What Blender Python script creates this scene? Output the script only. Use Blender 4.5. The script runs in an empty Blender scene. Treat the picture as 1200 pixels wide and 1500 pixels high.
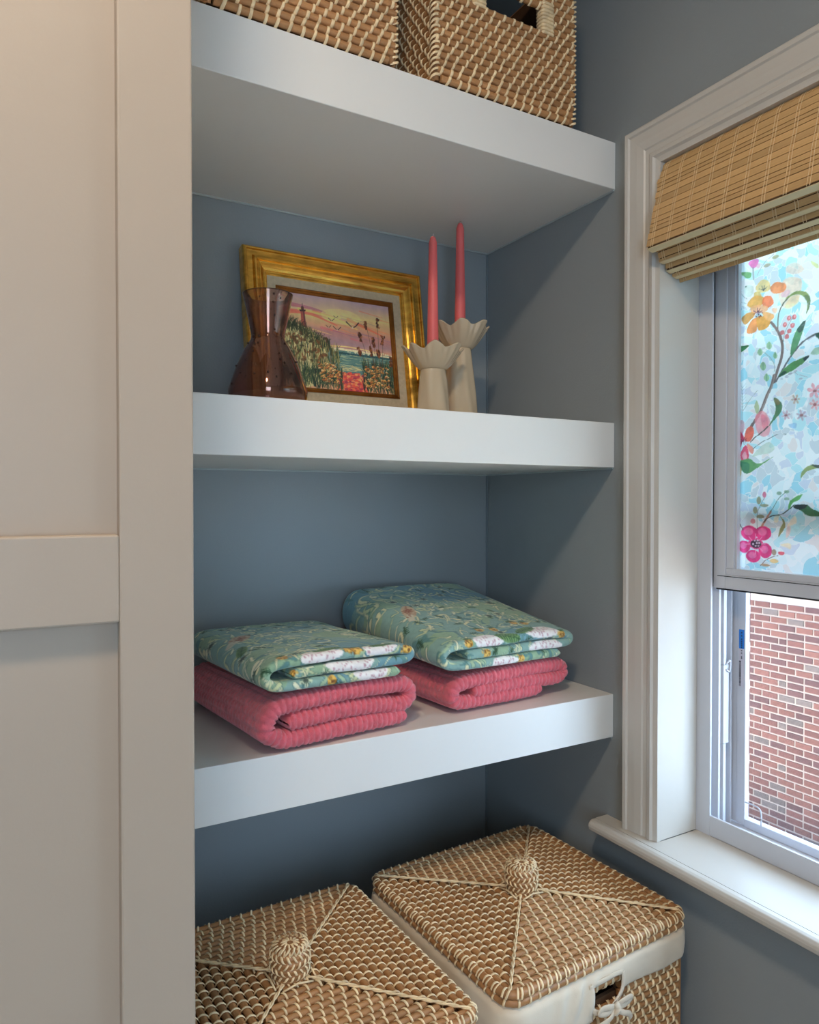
import bpy, math, random
import numpy as np
from mathutils import Matrix, Vector

S = bpy.context.scene
COL = S.collection
PI = math.pi
random.seed(7)

# ------------------------------------------------------------------ camera
cam_d = bpy.data.cameras.new('camera')
cam_d.sensor_fit = 'HORIZONTAL'; cam_d.sensor_width = 36.0
cam_d.lens = 36.0 * 1061.0 / 1200.0
cam_d.clip_start = 0.02
cam = bpy.data.objects.new('camera', cam_d); COL.objects.link(cam)
_yaw, _pit = math.radians(29.761), math.radians(-0.812)
_f = Vector((math.sin(_yaw) * math.cos(_pit), math.cos(_yaw) * math.cos(_pit), math.sin(_pit)))
_r = Vector((math.cos(_yaw), -math.sin(_yaw), 0)); _u = _r.cross(_f)
M4 = Matrix((_r, _u, -_f)).transposed().to_4x4()
M4.translation = (-0.9971, -1.3790, 1.36)
cam.matrix_world = M4
S.camera = cam

# ------------------------------------------------------------------ light and exposure
S.view_settings.view_transform = 'Standard'
S.view_settings.look = 'None'
S.view_settings.gamma = 1.0
S.view_settings.use_curve_mapping = False
S.view_settings.exposure = 0.38
S.render.film_transparent = False
S.cycles.use_denoising = True
S.cycles.max_bounces = 12
S.cycles.transparent_max_bounces = 16
S.cycles.sample_clamp_indirect = 6.0

W = bpy.data.worlds.new('sky'); S.world = W; W.use_nodes = True
bg = W.node_tree.nodes['Background']
bg.inputs[0].default_value = (0.54, 0.75, 1.0, 1)       # even, bright, slightly blue overcast sky
bg.inputs[1].default_value = 6.2

def area_light(name, loc, size, power, color, aim=None, shape='DISK', size_y=None):
    d = bpy.data.lights.new(name, 'AREA'); d.shape = shape; d.size = size
    if size_y: d.size_y = size_y
    d.energy = power; d.color = color
    o = bpy.data.objects.new(name, d); COL.objects.link(o); o.location = loc
    if aim is not None:
        o.rotation_euler = (Vector(aim) - Vector(loc)).to_track_quat('-Z', 'Y').to_euler()
    return o
sun_d = bpy.data.lights.new('sun', 'SUN'); sun_d.energy = 36.0; sun_d.angle = math.radians(1.5); sun_d.color = (1.0, 0.93, 0.85)
sun = bpy.data.objects.new('sun', sun_d); COL.objects.link(sun); sun.location = (-4, 0, 8)
sun.rotation_euler = Vector((-0.15, 0.10, -0.97)).to_track_quat('-Z', 'Y').to_euler()   # high noon sun: lights the gravel between the two houses
area_light('ceiling_lamp', (-1.15, -1.35, 2.53), 0.22, 11.5, (1.0, 0.79, 0.58))          # the room's own ceiling lamp
portal = area_light('window_portal', (0.26, -1.181, 1.36), 1.34, 1.0, (1, 1, 1), aim=(-1, -1.181, 1.36), shape='RECTANGLE', size_y=1.2)
portal.data.cycles.is_portal = True
portal2 = area_light('rear_fill_portal', (-1.6, -3.16, 1.45), 0.8, 1.0, (1, 1, 1), aim=(-1.6, 0, 1.45), shape='RECTANGLE', size_y=1.4)  # sky sampling for the fill opening added in the rear wall
portal2.data.cycles.is_portal = True

# ------------------------------------------------------------------ helpers
def lin(c):
    if isinstance(c, str): c = [int(c[i:i + 2], 16) for i in (0, 2, 4)]
    o = []
    for v in c[:3]:
        v = v / 255.0
        o.append(v / 12.92 if v <= 0.04045 else ((v + 0.055) / 1.055) ** 2.4)
    return tuple(o)
def linA(a):
    a = np.clip(np.asarray(a, float) / 255.0, 0, 1)
    return np.where(a <= 0.04045, a / 12.92, ((a + 0.055) / 1.055) ** 2.4)

def material(name, col, rough=0.5, metal=0.0, vary=0.0, vscale=8.0, rnd=0.0, bump=0.0, bscale=200.0, bdist=0.001,
             attr=None, stretch=None, coat=0.0, sheen=0.0, spec=0.5, sss=0.0):
    m = bpy.data.materials.new(name); m.use_nodes = True
    nt = m.node_tree; N = nt.nodes; L = nt.links
    b = N['Principled BSDF']
    b.inputs['Roughness'].default_value = rough; b.inputs['Metallic'].default_value = metal
    b.inputs['Coat Weight'].default_value = coat; b.inputs['Sheen Weight'].default_value = sheen
    b.inputs['Specular IOR Level'].default_value = spec
    if sss:
        b.inputs['Subsurface Weight'].default_value = sss
        b.inputs['Subsurface Radius'].default_value = (0.01, 0.004, 0.003)
    c = lin(col) if not (isinstance(col, tuple) and max(col) <= 1.0) else col
    b.inputs['Base Color'].default_value = (*c, 1)
    tc = N.new('ShaderNodeTexCoord'); vec = tc.outputs['Object']
    if stretch:
        mp = N.new('ShaderNodeMapping'); mp.inputs['Scale'].default_value = stretch
        L.new(vec, mp.inputs['Vector']); vec = mp.outputs['Vector']
    src = None
    if attr:
        at = N.new('ShaderNodeAttribute'); at.attribute_name = attr; src = at.outputs['Color']
    if vary or rnd:
        val = None
        if vary:
            nz = N.new('ShaderNodeTexNoise'); nz.inputs['Scale'].default_value = vscale; nz.inputs['Detail'].default_value = 5
            L.new(vec, nz.inputs['Vector'])
            mr = N.new('ShaderNodeMapRange'); mr.inputs[1].default_value = 0.3; mr.inputs[2].default_value = 0.7
            mr.inputs[3].default_value = 1 - vary; mr.inputs[4].default_value = 1 + vary
            L.new(nz.outputs['Fac'], mr.inputs[0]); val = mr.outputs[0]
        if rnd:
            oi = N.new('ShaderNodeObjectInfo')
            mr2 = N.new('ShaderNodeMapRange'); mr2.inputs[3].default_value = 1 - rnd; mr2.inputs[4].default_value = 1 + rnd
            L.new(oi.outputs['Random'], mr2.inputs[0])
            if val is not None:
                mu = N.new('ShaderNodeMath'); mu.operation = 'MULTIPLY'
                L.new(val, mu.inputs[0]); L.new(mr2.outputs[0], mu.inputs[1]); val = mu.outputs[0]
            else: val = mr2.outputs[0]
        vm = N.new('ShaderNodeVectorMath'); vm.operation = 'SCALE'
        if src is not None: L.new(src, vm.inputs[0])
        else: vm.inputs[0].default_value = c
        L.new(val, vm.inputs['Scale']); src = vm.outputs[0]
    if src is not None: L.new(src, b.inputs['Base Color'])
    if bump:
        n2 = N.new('ShaderNodeTexNoise'); n2.inputs['Scale'].default_value = bscale; n2.inputs['Detail'].default_value = 3
        L.new(vec, n2.inputs['Vector'])
        bp = N.new('ShaderNodeBump'); bp.inputs['Strength'].default_value = bump; bp.inputs['Distance'].default_value = bdist
        L.new(n2.outputs['Fac'], bp.inputs['Height']); L.new(bp.outputs['Normal'], b.inputs['Normal'])
    return m

def link(name, me, mat, parent=None, smooth=False):
    o = bpy.data.objects.new(name, me); COL.objects.link(o)
    if mat is not None and len(me.materials) == 0: me.materials.append(mat)
    if parent is not None: o.parent = parent
    return o
def np_mesh(name, V, F, smooth=False, col=None, alpha=None):
    """V (n,3); F (m,k) all with the same corner count"""
    V = np.ascontiguousarray(V, np.float32).reshape(-1, 3); F = np.ascontiguousarray(F, np.int32)
    m = bpy.data.meshes.new(name); n, k = F.shape
    m.vertices.add(len(V)); m.vertices.foreach_set('co', V.ravel())
    m.loops.add(n * k); m.loops.foreach_set('vertex_index', F.ravel())
    m.polygons.add(n); m.polygons.foreach_set('loop_start', np.arange(0, n * k, k, dtype=np.int32))
    if smooth: m.polygons.foreach_set('use_smooth', np.ones(n, bool))
    m.update(calc_edges=True); m.validate()
    if col is not None:
        a = m.color_attributes.new('Col', 'FLOAT_COLOR', 'POINT')
        c4 = np.ones((len(V), 4), np.float32); c4[:, :3] = col.reshape(-1, 3)
        if alpha is not None: c4[:, 3] = alpha.ravel()
        a.data.foreach_set('color', c4.ravel())
    return m
def grid_faces(nr, nc, wr=False, wc=False):
    i = np.arange(nr if wr else nr - 1)[:, None]; j = np.arange(nc if wc else nc - 1)[None, :]
    i2 = (i + 1) % nr; j2 = (j + 1) % nc
    return np.stack([i * nc + j, i * nc + j2, i2 * nc + j2, i2 * nc + j], -1).reshape(-1, 4)
def grid_obj(name, G, mat, parent=None, smooth=True, wr=False, wc=False, col=None, alpha=None, flip=False):
    nr, nc = G.shape[:2]; F = grid_faces(nr, nc, wr, wc)
    if flip: F = F[:, ::-1]
    return link(name, np_mesh(name, G.reshape(-1, 3), F, smooth, col, alpha), mat, parent)
def from_py(name, V, F, mat, parent=None, smooth=False):
    m = bpy.data.meshes.new(name); m.from_pydata([tuple(v) for v in V], [], F)
    if smooth: m.polygons.foreach_set('use_smooth', np.ones(len(m.polygons), bool))
    m.update(); return link(name, m, mat, parent)
class MB:
    """collects boxes, tubes and grids into one mesh"""
    def __init__(s): s.V = []; s.F = []; s.n = 0; s.sm = False
    def add(s, V, F):
        V = np.asarray(V, float).reshape(-1, 3); s.V.append(V)
        s.F += [tuple(int(i) + s.n for i in f) for f in F]; s.n += len(V); return s
    def box(s, a, b):
        (x0, y0, z0), (x1, y1, z1) = a, b
        if x0 > x1: x0, x1 = x1, x0
        if y0 > y1: y0, y1 = y1, y0
        if z0 > z1: z0, z1 = z1, z0
        V = [(x0, y0, z0), (x1, y0, z0), (x1, y1, z0), (x0, y1, z0), (x0, y0, z1), (x1, y0, z1), (x1, y1, z1), (x0, y1, z1)]
        return s.add(V, [(0, 3, 2, 1), (4, 5, 6, 7), (0, 1, 5, 4), (1, 2, 6, 5), (2, 3, 7, 6), (3, 0, 4, 7)])
    def tube(s, pts, r, n=8, flat=1.0, closed=False, up=(0, 0, 1)):
        V, F = tube_geo(pts, r, n, flat, closed, up); return s.add(V, F)
    def build(s, name, mat, parent=None, smooth=False, bevel=0.0, seg=2):
        o = from_py(name, np.concatenate(s.V), s.F, mat, parent, smooth)
        if bevel:
            md = o.modifiers.new('bevel', 'BEVEL'); md.width = bevel; md.segments = seg; md.limit_method = 'ANGLE'
        return o
def tube_geo(pts, r, n=8, flat=1.0, closed=False, up=(0, 0, 1)):
    P = np.asarray(pts, float); m = len(P); R = np.full(m, r, float) if np.isscalar(r) else np.asarray(r, float)
    T = np.empty_like(P)
    if closed: T = np.roll(P, -1, 0) - np.roll(P, 1, 0)
    else: T[1:-1] = P[2:] - P[:-2]; T[0] = P[1] - P[0]; T[-1] = P[-1] - P[-2]
    T /= np.linalg.norm(T, axis=1)[:, None] + 1e-12
    A = np.cross(T, np.asarray(up, float)); ln = np.linalg.norm(A, axis=1)
    bad = ln < 1e-3; A[bad] = np.cross(T[bad], (1, 0.1, 0)); A /= np.linalg.norm(A, axis=1)[:, None]
    B = np.cross(A, T)
    th = np.arange(n) * 2 * PI / n
    V = P[:, None] + R[:, None, None] * (A[:, None] * np.cos(th)[None, :, None] + flat * B[:, None] * np.sin(th)[None, :, None])
    F = [tuple(f) for f in grid_faces(m, n, closed, True)]
    if not closed: F += [tuple(range(n))[::-1], tuple((m - 1) * n + i for i in range(n))]
    return V.reshape(-1, 3), F
def smooth_path(pts, n, closed=False):
    P = np.asarray(pts, float); k = len(P); out = []
    segs = k if closed else k - 1
    for i in range(segs):
        g = lambda j: P[j % k] if closed else P[min(max(j, 0), k - 1)]
        p0, p1, p2, p3 = g(i - 1), g(i), g(i + 1), g(i + 2)
        for t in np.arange(n) / n:
            out.append(0.5 * (2 * p1 + (p2 - p0) * t + (2 * p0 - 5 * p1 + 4 * p2 - p3) * t * t + (3 * p1 - p0 - 3 * p2 + p3) * t ** 3))
    if not closed: out.append(P[-1])
    return np.array(out)
def lathe(name, prof, mat, parent=None, n=64, mod=None):
    P = np.array(prof, float); th = np.arange(n) * 2 * PI / n
    r = P[:, 0][:, None] * np.ones(n); z = P[:, 1][:, None] * np.ones(n); TH = th[None, :] * np.ones_like(r)
    if mod: r, z = mod(r, z, TH, np.linspace(0, 1, len(P))[:, None] * np.ones(n))
    G = np.stack([r * np.cos(TH), r * np.sin(TH), z], -1)
    return grid_obj(name, G, mat, parent, True, False, True)
def empty(name, loc, label=None, cat=None, group=None, rz=0.0, rx=0.0, kind=None):
    o = bpy.data.objects.new(name, None); COL.objects.link(o); o.location = loc; o.rotation_euler = (rx, 0, rz)
    o.empty_display_size = 0.05
    tag(o, label, cat, group, kind); return o
def tag(o, label=None, cat=None, group=None, kind=None):
    if label: o['label'] = label
    if cat: o['category'] = cat
    if group: o['group'] = group
    if kind: o['kind'] = kind
    return o
def struct(o): o['kind'] = 'structure'; return o
def box(name, a, b, mat, parent=None, bevel=0.0, seg=2): return MB().box(a, b).build(name, mat, parent, False, bevel, seg)

# a small painter: flat prints (a canvas picture, cloth print, window film) as colours on fine grids
class Canvas:
    def __init__(s, w, h, bg):
        s.w, s.h = w, h; s.c = np.zeros((h, w, 3)); s.c[:] = bg; s.a = np.zeros((h, w))
    def _mix(s, x0, y0, mask, col, al):
        h, w = mask.shape; m = (mask * al)[..., None]
        s.c[y0:y0 + h, x0:x0 + w] = s.c[y0:y0 + h, x0:x0 + w] * (1 - m) + np.asarray(col, float) * m
        s.a[y0:y0 + h, x0:x0 + w] = np.maximum(s.a[y0:y0 + h, x0:x0 + w], mask * al)
    def _win(s, xa, ya, xb, yb):
        x0 = max(0, int(xa) - 1); y0 = max(0, int(ya) - 1); x1 = min(s.w, int(xb) + 2); y1 = min(s.h, int(yb) + 2)
        if x1 <= x0 or y1 <= y0: return None
        X, Y = np.meshgrid(np.arange(x0, x1) + .5, np.arange(y0, y1) + .5); return x0, y0, X, Y
    def poly(s, pts, col, al=1.0, round_=0):
        P = np.asarray(pts, float)
        if round_: P = smooth_path(P, round_, True)
        wn = s._win(P[:, 0].min(), P[:, 1].min(), P[:, 0].max(), P[:, 1].max())
        if wn is None: return
        x0, y0, X, Y = wn; acc = 0
        for dx, dy in ((-.25, -.25), (.25, -.25), (-.25, .25), (.25, .25)):
            ins = np.zeros(X.shape, bool); xx = X + dx; yy = Y + dy
            for i in range(len(P)):
                xa, ya = P[i - 1]; xb, yb = P[i]
                if ya == yb: continue
                ins ^= ((ya > yy) != (yb > yy)) & (xx < (xb - xa) * (yy - ya) / (yb - ya) + xa)
            acc = acc + ins * .25
        s._mix(x0, y0, acc, col, al)
    def ell(s, cx, cy, rx, ry, col, al=1.0, rot=0.0):
        R = max(rx, ry); wn = s._win(cx - R, cy - R, cx + R, cy + R)
        if wn is None: return
        x0, y0, X, Y = wn; c, sn = math.cos(rot), math.sin(rot)
        u = ((X - cx) * c + (Y - cy) * sn) / rx; v = (-(X - cx) * sn + (Y - cy) * c) / ry
        d = np.sqrt(u * u + v * v); s._mix(x0, y0, np.clip((1 - d) * min(rx, ry) + .5, 0, 1), col, al)
    def stroke(s, pts, w0, col, al=1.0, w1=None, n=6):
        P = np.asarray(pts, float)
        if len(P) > 2: P = smooth_path(P, n)
        w1 = w0 if w1 is None else w1; W_ = np.linspace(w0, w1, len(P)) / 2
        m = max(w0, w1); wn = s._win(P[:, 0].min() - m, P[:, 1].min() - m, P[:, 0].max() + m, P[:, 1].max() + m)
        if wn is None: return
        x0, y0, X, Y = wn; best = np.zeros(X.shape)
        for i in range(len(P) - 1):
            a, b = P[i], P[i + 1]; d = b - a; l2 = d @ d + 1e-9
            t = np.clip(((X - a[0]) * d[0] + (Y - a[1]) * d[1]) / l2, 0, 1)
            dist = np.hypot(X - a[0] - t * d[0], Y - a[1] - t * d[1])
            best = np.maximum(best, np.clip(W_[i] + (W_[i + 1] - W_[i]) * t - dist + .5, 0, 1))
        s._mix(x0, y0, best, col, al)
def fbm(X, Y, seed=0, oct=4):
    r = np.random.RandomState(seed); out = 0; amp = 1.0; tot = 0
    for o in range(oct):
        for k in range(3):
            a = r.rand() * 2 * PI; f = 2 ** o * (0.7 + .6 * r.rand())
            out = out + amp * np.sin(f * (X * math.cos(a) + Y * math.sin(a)) + r.rand() * 7 + 1.3 * np.sin(f * .7 * (Y * math.cos(a) - X * math.sin(a)) + r.rand() * 7))
        tot += amp * 3; amp *= .55
    return out / tot
# ------------------------------------------------------------------ materials
M_wall = material('blue_grey_wall_paint', (144, 151, 153), 0.62, vary=0.03, vscale=3, bump=0.25, bscale=260, bdist=0.0012)
M_ceil = material('ceiling_paint', (226, 222, 214), 0.8, vary=0.02, vscale=3)
M_floor = material('pale_floor', (214, 212, 208), 0.45, vary=0.2, vscale=6, stretch=(8, 1, 1))  # unseen floor, paled to bounce light up under the shelves
M_trim = material('white_trim_paint', (204, 199, 190), 0.38, vary=0.015, vscale=5, bump=0.05, bscale=90)
M_shelf = material('white_shelf_paint', (230, 229, 224), 0.42, vary=0.015, vscale=4, bump=0.06, bscale=160)
M_cab = material('cream_cabinet_paint', (176, 161, 144), 0.45, vary=0.02, vscale=4, bump=0.08, bscale=220)
M_caulk = material('pale_caulk', (176, 184, 184), 0.6, vary=0.05)
M_vinyl = material('white_vinyl', (204, 207, 214), 0.35, vary=0.01)
M_gap = material('dark_gasket_and_gap', (28, 28, 32), 0.7, vary=0.05)
M_mortar = bpy.data.materials.new('brick_and_mortar'); M_mortar.use_nodes = True
def _mortar():
    nt = M_mortar.node_tree; N = nt.nodes; L = nt.links; b = N['Principled BSDF']; b.inputs['Roughness'].default_value = 0.9
    tc = N.new('ShaderNodeTexCoord'); sp = N.new('ShaderNodeSeparateXYZ'); cb = N.new('ShaderNodeCombineXYZ')
    L.new(tc.outputs['Object'], sp.inputs[0]); L.new(sp.outputs['Y'], cb.inputs['X']); L.new(sp.outputs['Z'], cb.inputs['Y'])
    br = N.new('ShaderNodeTexBrick'); L.new(cb.outputs[0], br.inputs['Vector'])
    br.inputs['Scale'].default_value = 1.0; br.inputs['Brick Width'].default_value = 0.183; br.inputs['Row Height'].default_value = 0.0721
    br.inputs['Mortar Size'].default_value = 0.0095; br.inputs['Mortar Smooth'].default_value = 0.1; br.offset = 0.5
    br.inputs['Color1'].default_value = (*lin((108, 74, 71)), 1); br.inputs['Color2'].default_value = (*lin((90, 64, 66)), 1)
    br.inputs['Mortar'].default_value = (*lin((170, 166, 163)), 1)
    L.new(br.outputs['Color'], b.inputs['Base Color'])
_mortar()
M_grout = material('mortar', (170, 166, 163), 0.92, vary=0.08, vscale=30, bump=0.4, bscale=120)
M_brick = {k: material('brick_' + k, c, 0.9, vary=0.16, vscale=22, rnd=0.14, bump=0.5, bscale=90)
           for k, c in (('orange', (112, 77, 73)), ('red', (102, 69, 68)), ('plum', (86, 62, 66)), ('grey', (98, 92, 93)))}
M_gravel = material('gravel', (200, 193, 182), 0.95, vary=0.35, vscale=40, bump=0.8, bscale=60)
M_roof = material('roof_shingle', (92, 88, 86), 0.9, vary=0.2, vscale=12)

# ------------------------------------------------------------------ the room
SX = -0.8545                                    # right side of the tall cabinet, left end of the niche
YO0, YO1, ZO0, ZO1 = -0.512, -1.850, 0.765, 1.940   # window opening in the right wall, widened out of view to admit more daylight
CEIL = 2.60
struct(box('floor', (-2.6, -3.2, -0.06), (0.2, 0.12, 0.0), M_floor))
struct(box('ceiling', (-2.6, -3.2, CEIL), (0.2, 0.12, CEIL + 0.08), M_ceil))
struct(box('wall_back', (-2.6, 0.0, 0.0), (0.2, 0.12, CEIL), M_wall))
struct(box('wall_left', (-2.6, -3.2, 0.0), (-2.5, 0.0, CEIL), M_wall))
wf = MB().box((-2.5, -3.2, 0), (-2.0, -3.1, CEIL)).box((-1.2, -3.2, 0), (0, -3.1, CEIL)).box((-2.0, -3.2, 0), (-1.2, -3.1, .75)).box((-2.0, -3.2, 2.15), (-1.2, -3.1, CEIL))
struct(wf.build('wall_front', M_ceil))                                  # wall behind the camera, with an opening added for cool daylight fill
wr = MB()
JB = .0125
wr.box((0, YO0 + JB, 0), (0.2, 0.0, CEIL)).box((0, -3.2, 0), (0.2, YO1 - JB, CEIL))
wr.box((0, YO1 - JB, 0), (0.2, YO0 + JB, ZO0 - 0.022)).box((0, YO1 - JB, ZO1 + JB), (0.2, YO0 + JB, CEIL))
struct(wr.build('wall_right', M_wall))
fx = MB().box((.2, YO0 + JB, -2.06), (.26, 9, 6.5)).box((.2, -9, -2.06), (.26, YO1 - JB, 6.5)).box((.2, YO1 - JB, -2.06), (.26, YO0 + JB, ZO0 - .022)).box((.2, YO1 - JB, ZO1 + JB), (.26, YO0 + JB, 6.5))
struct(fx.build('wall_outside', M_mortar))                              # our own house, outside face; carried up unseen to shade the brick
struct(box('added_bulkhead', (SX, -.40, 2.42), (-.0005, -.0005, CEIL - .0005), M_wall))   # unseen bulkhead added over the niche to darken the wall behind the baskets
struct(box('sun_block_eave', (.26, -9, 3.0), (.86, 9, 3.08), M_trim))              # unseen eave added to our house to keep sun off the window
box_c = MB().tube([(-0.0015, -0.0015, 0.0), (-0.0015, -0.0015, CEIL)], 0.0022, 8)
struct(box_c.build('trim_3', material('corner_paint_bead', (116, 126, 130), 0.55, vary=0.03)))

# ------------------------------------------------------------------ window: casing (trim_1), stool (trim_2), vinyl window
t1 = struct(empty('trim_1', (0, YO0, ZO0)))
CW = 0.072
prof = [(0, 0), (0, .018), (.003, .0202), (.009, .0195), (.0115, .0165), (.026, .0158), (.040, .0140), (.0425, .0118), (.050, .0112),
        (.0535, .0138), (.060, .0145), (.0635, .0105), (.068, .0092), (CW, .0085), (CW, 0)]
def casing(name, f0, f1):
    n = len(prof); V = [f0(w, h) for w, h in prof] + [f1(w, h) for w, h in prof]
    V = [Vector(v) - Vector((0, YO0, ZO0)) for v in V]
    F = [(i, i + 1, n + i + 1, n + i) for i in range(n - 1)] + [tuple(range(n))[::-1], tuple(range(n, 2 * n))]
    return from_py(name, V, F, M_trim, t1)
zi = ZO1
casing('side_casing', lambda w, h: (-h, YO0 + (CW - w), 0.7715), lambda w, h: (-h, YO0 + (CW - w), zi + (CW - w)))
casing('side_casing', lambda w, h: (-h, YO1 - (CW - w), 0.7715), lambda w, h: (-h, YO1 - (CW - w), zi + (CW - w)))
casing('head_casing', lambda w, h: (-h, YO0 + (CW - w), zi + (CW - w)), lambda w, h: (-h, YO1 - (CW - w), zi + (CW - w)))
def tbox(name, a, b, **k):
    o = MB().box(np.array(a) - (0, YO0, ZO0), np.array(b) - (0, YO0, ZO0)).build(name, M_trim, t1, False, k.get('bevel', .001)); return o
tbox('jamb_board', (-0.004, YO0 + 0.0002, 0.7715), (0.0925, YO0 + 0.012, ZO1 + .012))
tbox('jamb_board', (-0.004, YO1 - 0.012, 0.7715), (0.0925, YO1 - 0.0002, ZO1 + .012))
tbox('head_jamb_board', (-0.004, YO1, ZO1), (0.0925, YO0, ZO1 + .012))

t2 = struct(empty('trim_2', (0, YO0, 0.752)))
# rounded nosing swept along y, then the flat inner board with a fine joint between them
pn = [(-.0305, .0193), (-.040, .0195), (-.0455, .0180), (-.0495, .0135), (-.0500, .0090), (-.0485, .0030), (-.045, .0002), (-.0305, .0)]
def stool():
    y0, y1 = 0.126, YO1 - YO0 - .126
    n = len(pn); V = []
    for y, sh in ((y0, .0025), (y0 - .003, 0), (y1 + .003, 0), (y1, .0025)):
        V += [(x + (sh if x < -.04 else 0), y, z * (1 - sh * 30) + sh * .3) for x, z in pn]
    F = []
    for k in range(3):
        F += [(k * n + i, k * n + (i + 1) % n, (k + 1) * n + (i + 1) % n, (k + 1) * n + i) for i in range(n)]
    F += [tuple(range(n))[::-1], tuple(range(3 * n, 4 * n))]
    from_py('sill_nosing', V, F, M_trim, t2, False).modifiers.new('b', 'BEVEL').width = 0.0008
    b = MB().box((-.0295, y1, 0.0), (0.0, y0, .0190)).box((0.0, YO1 - YO0, -.0), (.0935, 0.0, .0190))
    b.build('sill_board', M_trim, t2)
    MB().box((-.0305, y1 + .004, 0.0), (-.0295, y0 - .07, .0172)).build('sill_joint', M_gap, t2)
stool()

w1 = struct(empty('window_1', (0.0925, (YO0 + YO1) / 2, 0.77)))
WO = np.array((0.0925, (YO0 + YO1) / 2, 0.77))
def wbox(name, a, b, mat=None, parent=None, bevel=0.0):
    return MB().box(np.array(a) - WO, np.array(b) - WO).build(name, mat or M_vinyl, parent or w1, False, bevel)
YC = (YO0 + YO1) / 2
def both(name, x0, x1, ya, yb, z0, z1, **k):        # same piece on the left and the right jamb
    wbox(name, (x0, ya, z0), (x1, yb, z1), **k); wbox(name, (x0, 2 * YC - ya, z0), (x1, 2 * YC - yb, z1), **k)
both('frame_jamb', .0975, .1995, -.4996, -.5165, .765, 1.948)
both('frame_lip', .0926, .0975, -.4996, -.5395, .765, 1.94, bevel=.0008)
both('track_rib', .1110, .1165, -.5167, -.5425, .782, 1.935, bevel=.0006)
both('balance_cover', .1225, .1370, -.5167, -.5440, .93, 1.07, bevel=.0006)
both('track_rib', .1225, .1300, -.5167, -.5440, 1.0705, 1.935, bevel=.0006)
both('track_rib', .1225, .1300, -.5167, -.5440, .782, .9295, bevel=.0006)
both('track_rib', .1470, .1520, -.5167, -.5400, .782, 1.935, bevel=.0006)
wbox('frame_sill', (.0975, 2 * YC + .530, .742), (.1995, -.530, .782))
wbox('frame_sill_lip', (.0926, 2 * YC + .5395, .7715), (.0975, -.5395, .8065), bevel=.0008)
wbox('frame_head', (.0926, 2 * YC + .5122, 1.936), (.1995, -.5122, 1.975))
mb = MB()
for a, z in ((0, 0), (.4, .02), (.9, .05), (1.2, .07)): pass
mb.tube([np.array(p) - WO for p in smooth_path([(.128, -.5445, 1.071), (.1345, -.5475, 1.078), (.138, -.5455, 1.068), (.134, -.547, 1.058), (.128, -.5445, 1.062)], 5)], .0016, 6)
mb.build('balance_hook', M_vinyl, w1, True)
# the lower sash, pushed up
sash = wbox('sash_stile', (.1030, -.5365, 1.2090), (.1330, -.5600, 1.935), bevel=.001)
both2 = lambda name, *a, **k: both(name, *a, **k)
wbox('sash_stile', (.1030, 2 * YC + .5600, 1.2090), (.1330, 2 * YC + .5365, 1.935), parent=None, bevel=.001)
both('sash_inner_stile', .1060, .1310, -.5602, -.5745, 1.2445, 1.92, bevel=.0008)
both('glazing_bead', .1090, .1280, -.5747, -.5785, 1.2445, 1.92, bevel=.0005)
wbox('sash_bottom_rail', (.1028, 2 * YC + .5602, 1.2090), (.1330, -.5602, 1.2330), bevel=.0012)
wbox('sash_rail_bead', (.1045, 2 * YC + .5602, 1.2332), (.1320, -.5602, 1.2444), bevel=.0008)
wbox('rail_groove', (.1024, 2 * YC + .545, 1.2300), (.1031, -.545, 1.2312), mat=M_gap)
wbox('weather_strip', (.1050, 2 * YC + .541, 1.2062), (.1320, -.541, 1.2092), mat=M_gap)
both('sash_gap_shadow', .0990, .1029, -.5167, -.5362, 1.21, 1.935, mat=M_gap)  # dark strip in place of the shade inside the sash gap
wbox('sash_top_rail', (.1030, 2 * YC + .5365, 1.905), (.1330, -.5365, 1.9355))
# outer (upper) sash, seen blurred through the film
both('outer_sash_stile', .1535, .1720, -.5167, -.5580, 1.338, 1.935, bevel=.001)
wbox('outer_sash_rail', (.1535, 2 * YC + .5580, 1.338), (.1720, -.5580, 1.3640), bevel=.001)
wbox('outer_weather_strip', (.1550, 2 * YC + .5580, 1.3345), (.1710, -.5580, 1.3378), mat=M_gap)
def glass_mat(name, tint, refl=0.06):
    m = bpy.data.materials.new(name); m.use_nodes = True; nt = m.node_tree; N = nt.nodes; L = nt.links
    for n in list(N): N.remove(n)
    o = N.new('ShaderNodeOutputMaterial'); t = N.new('ShaderNodeBsdfTransparent'); g = N.new('ShaderNodeBsdfGlossy')
    fr = N.new('ShaderNodeFresnel'); mx = N.new('ShaderNodeMixShader'); fr.inputs['IOR'].default_value = 1.45
    t.inputs[0].default_value = (*tint, 1); g.inputs['Roughness'].default_value = 0.02
    L.new(fr.outputs[0], mx.inputs[0]); L.new(t.outputs[0], mx.inputs[1]); L.new(g.outputs[0], mx.inputs[2]); L.new(mx.outputs[0], o.inputs[0])
    return m
M_pane = glass_mat('window_glass', (0.93, 0.97, 0.96))
wbox('glass_pane', (.1175, 2 * YC + .5745, 1.2440), (.1205, -.5745, 1.921), mat=M_pane)
wbox('outer_glass_pane', (.1615, 2 * YC + .5580, 1.3640), (.1640, -.5580, 1.935), mat=M_pane)
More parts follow.
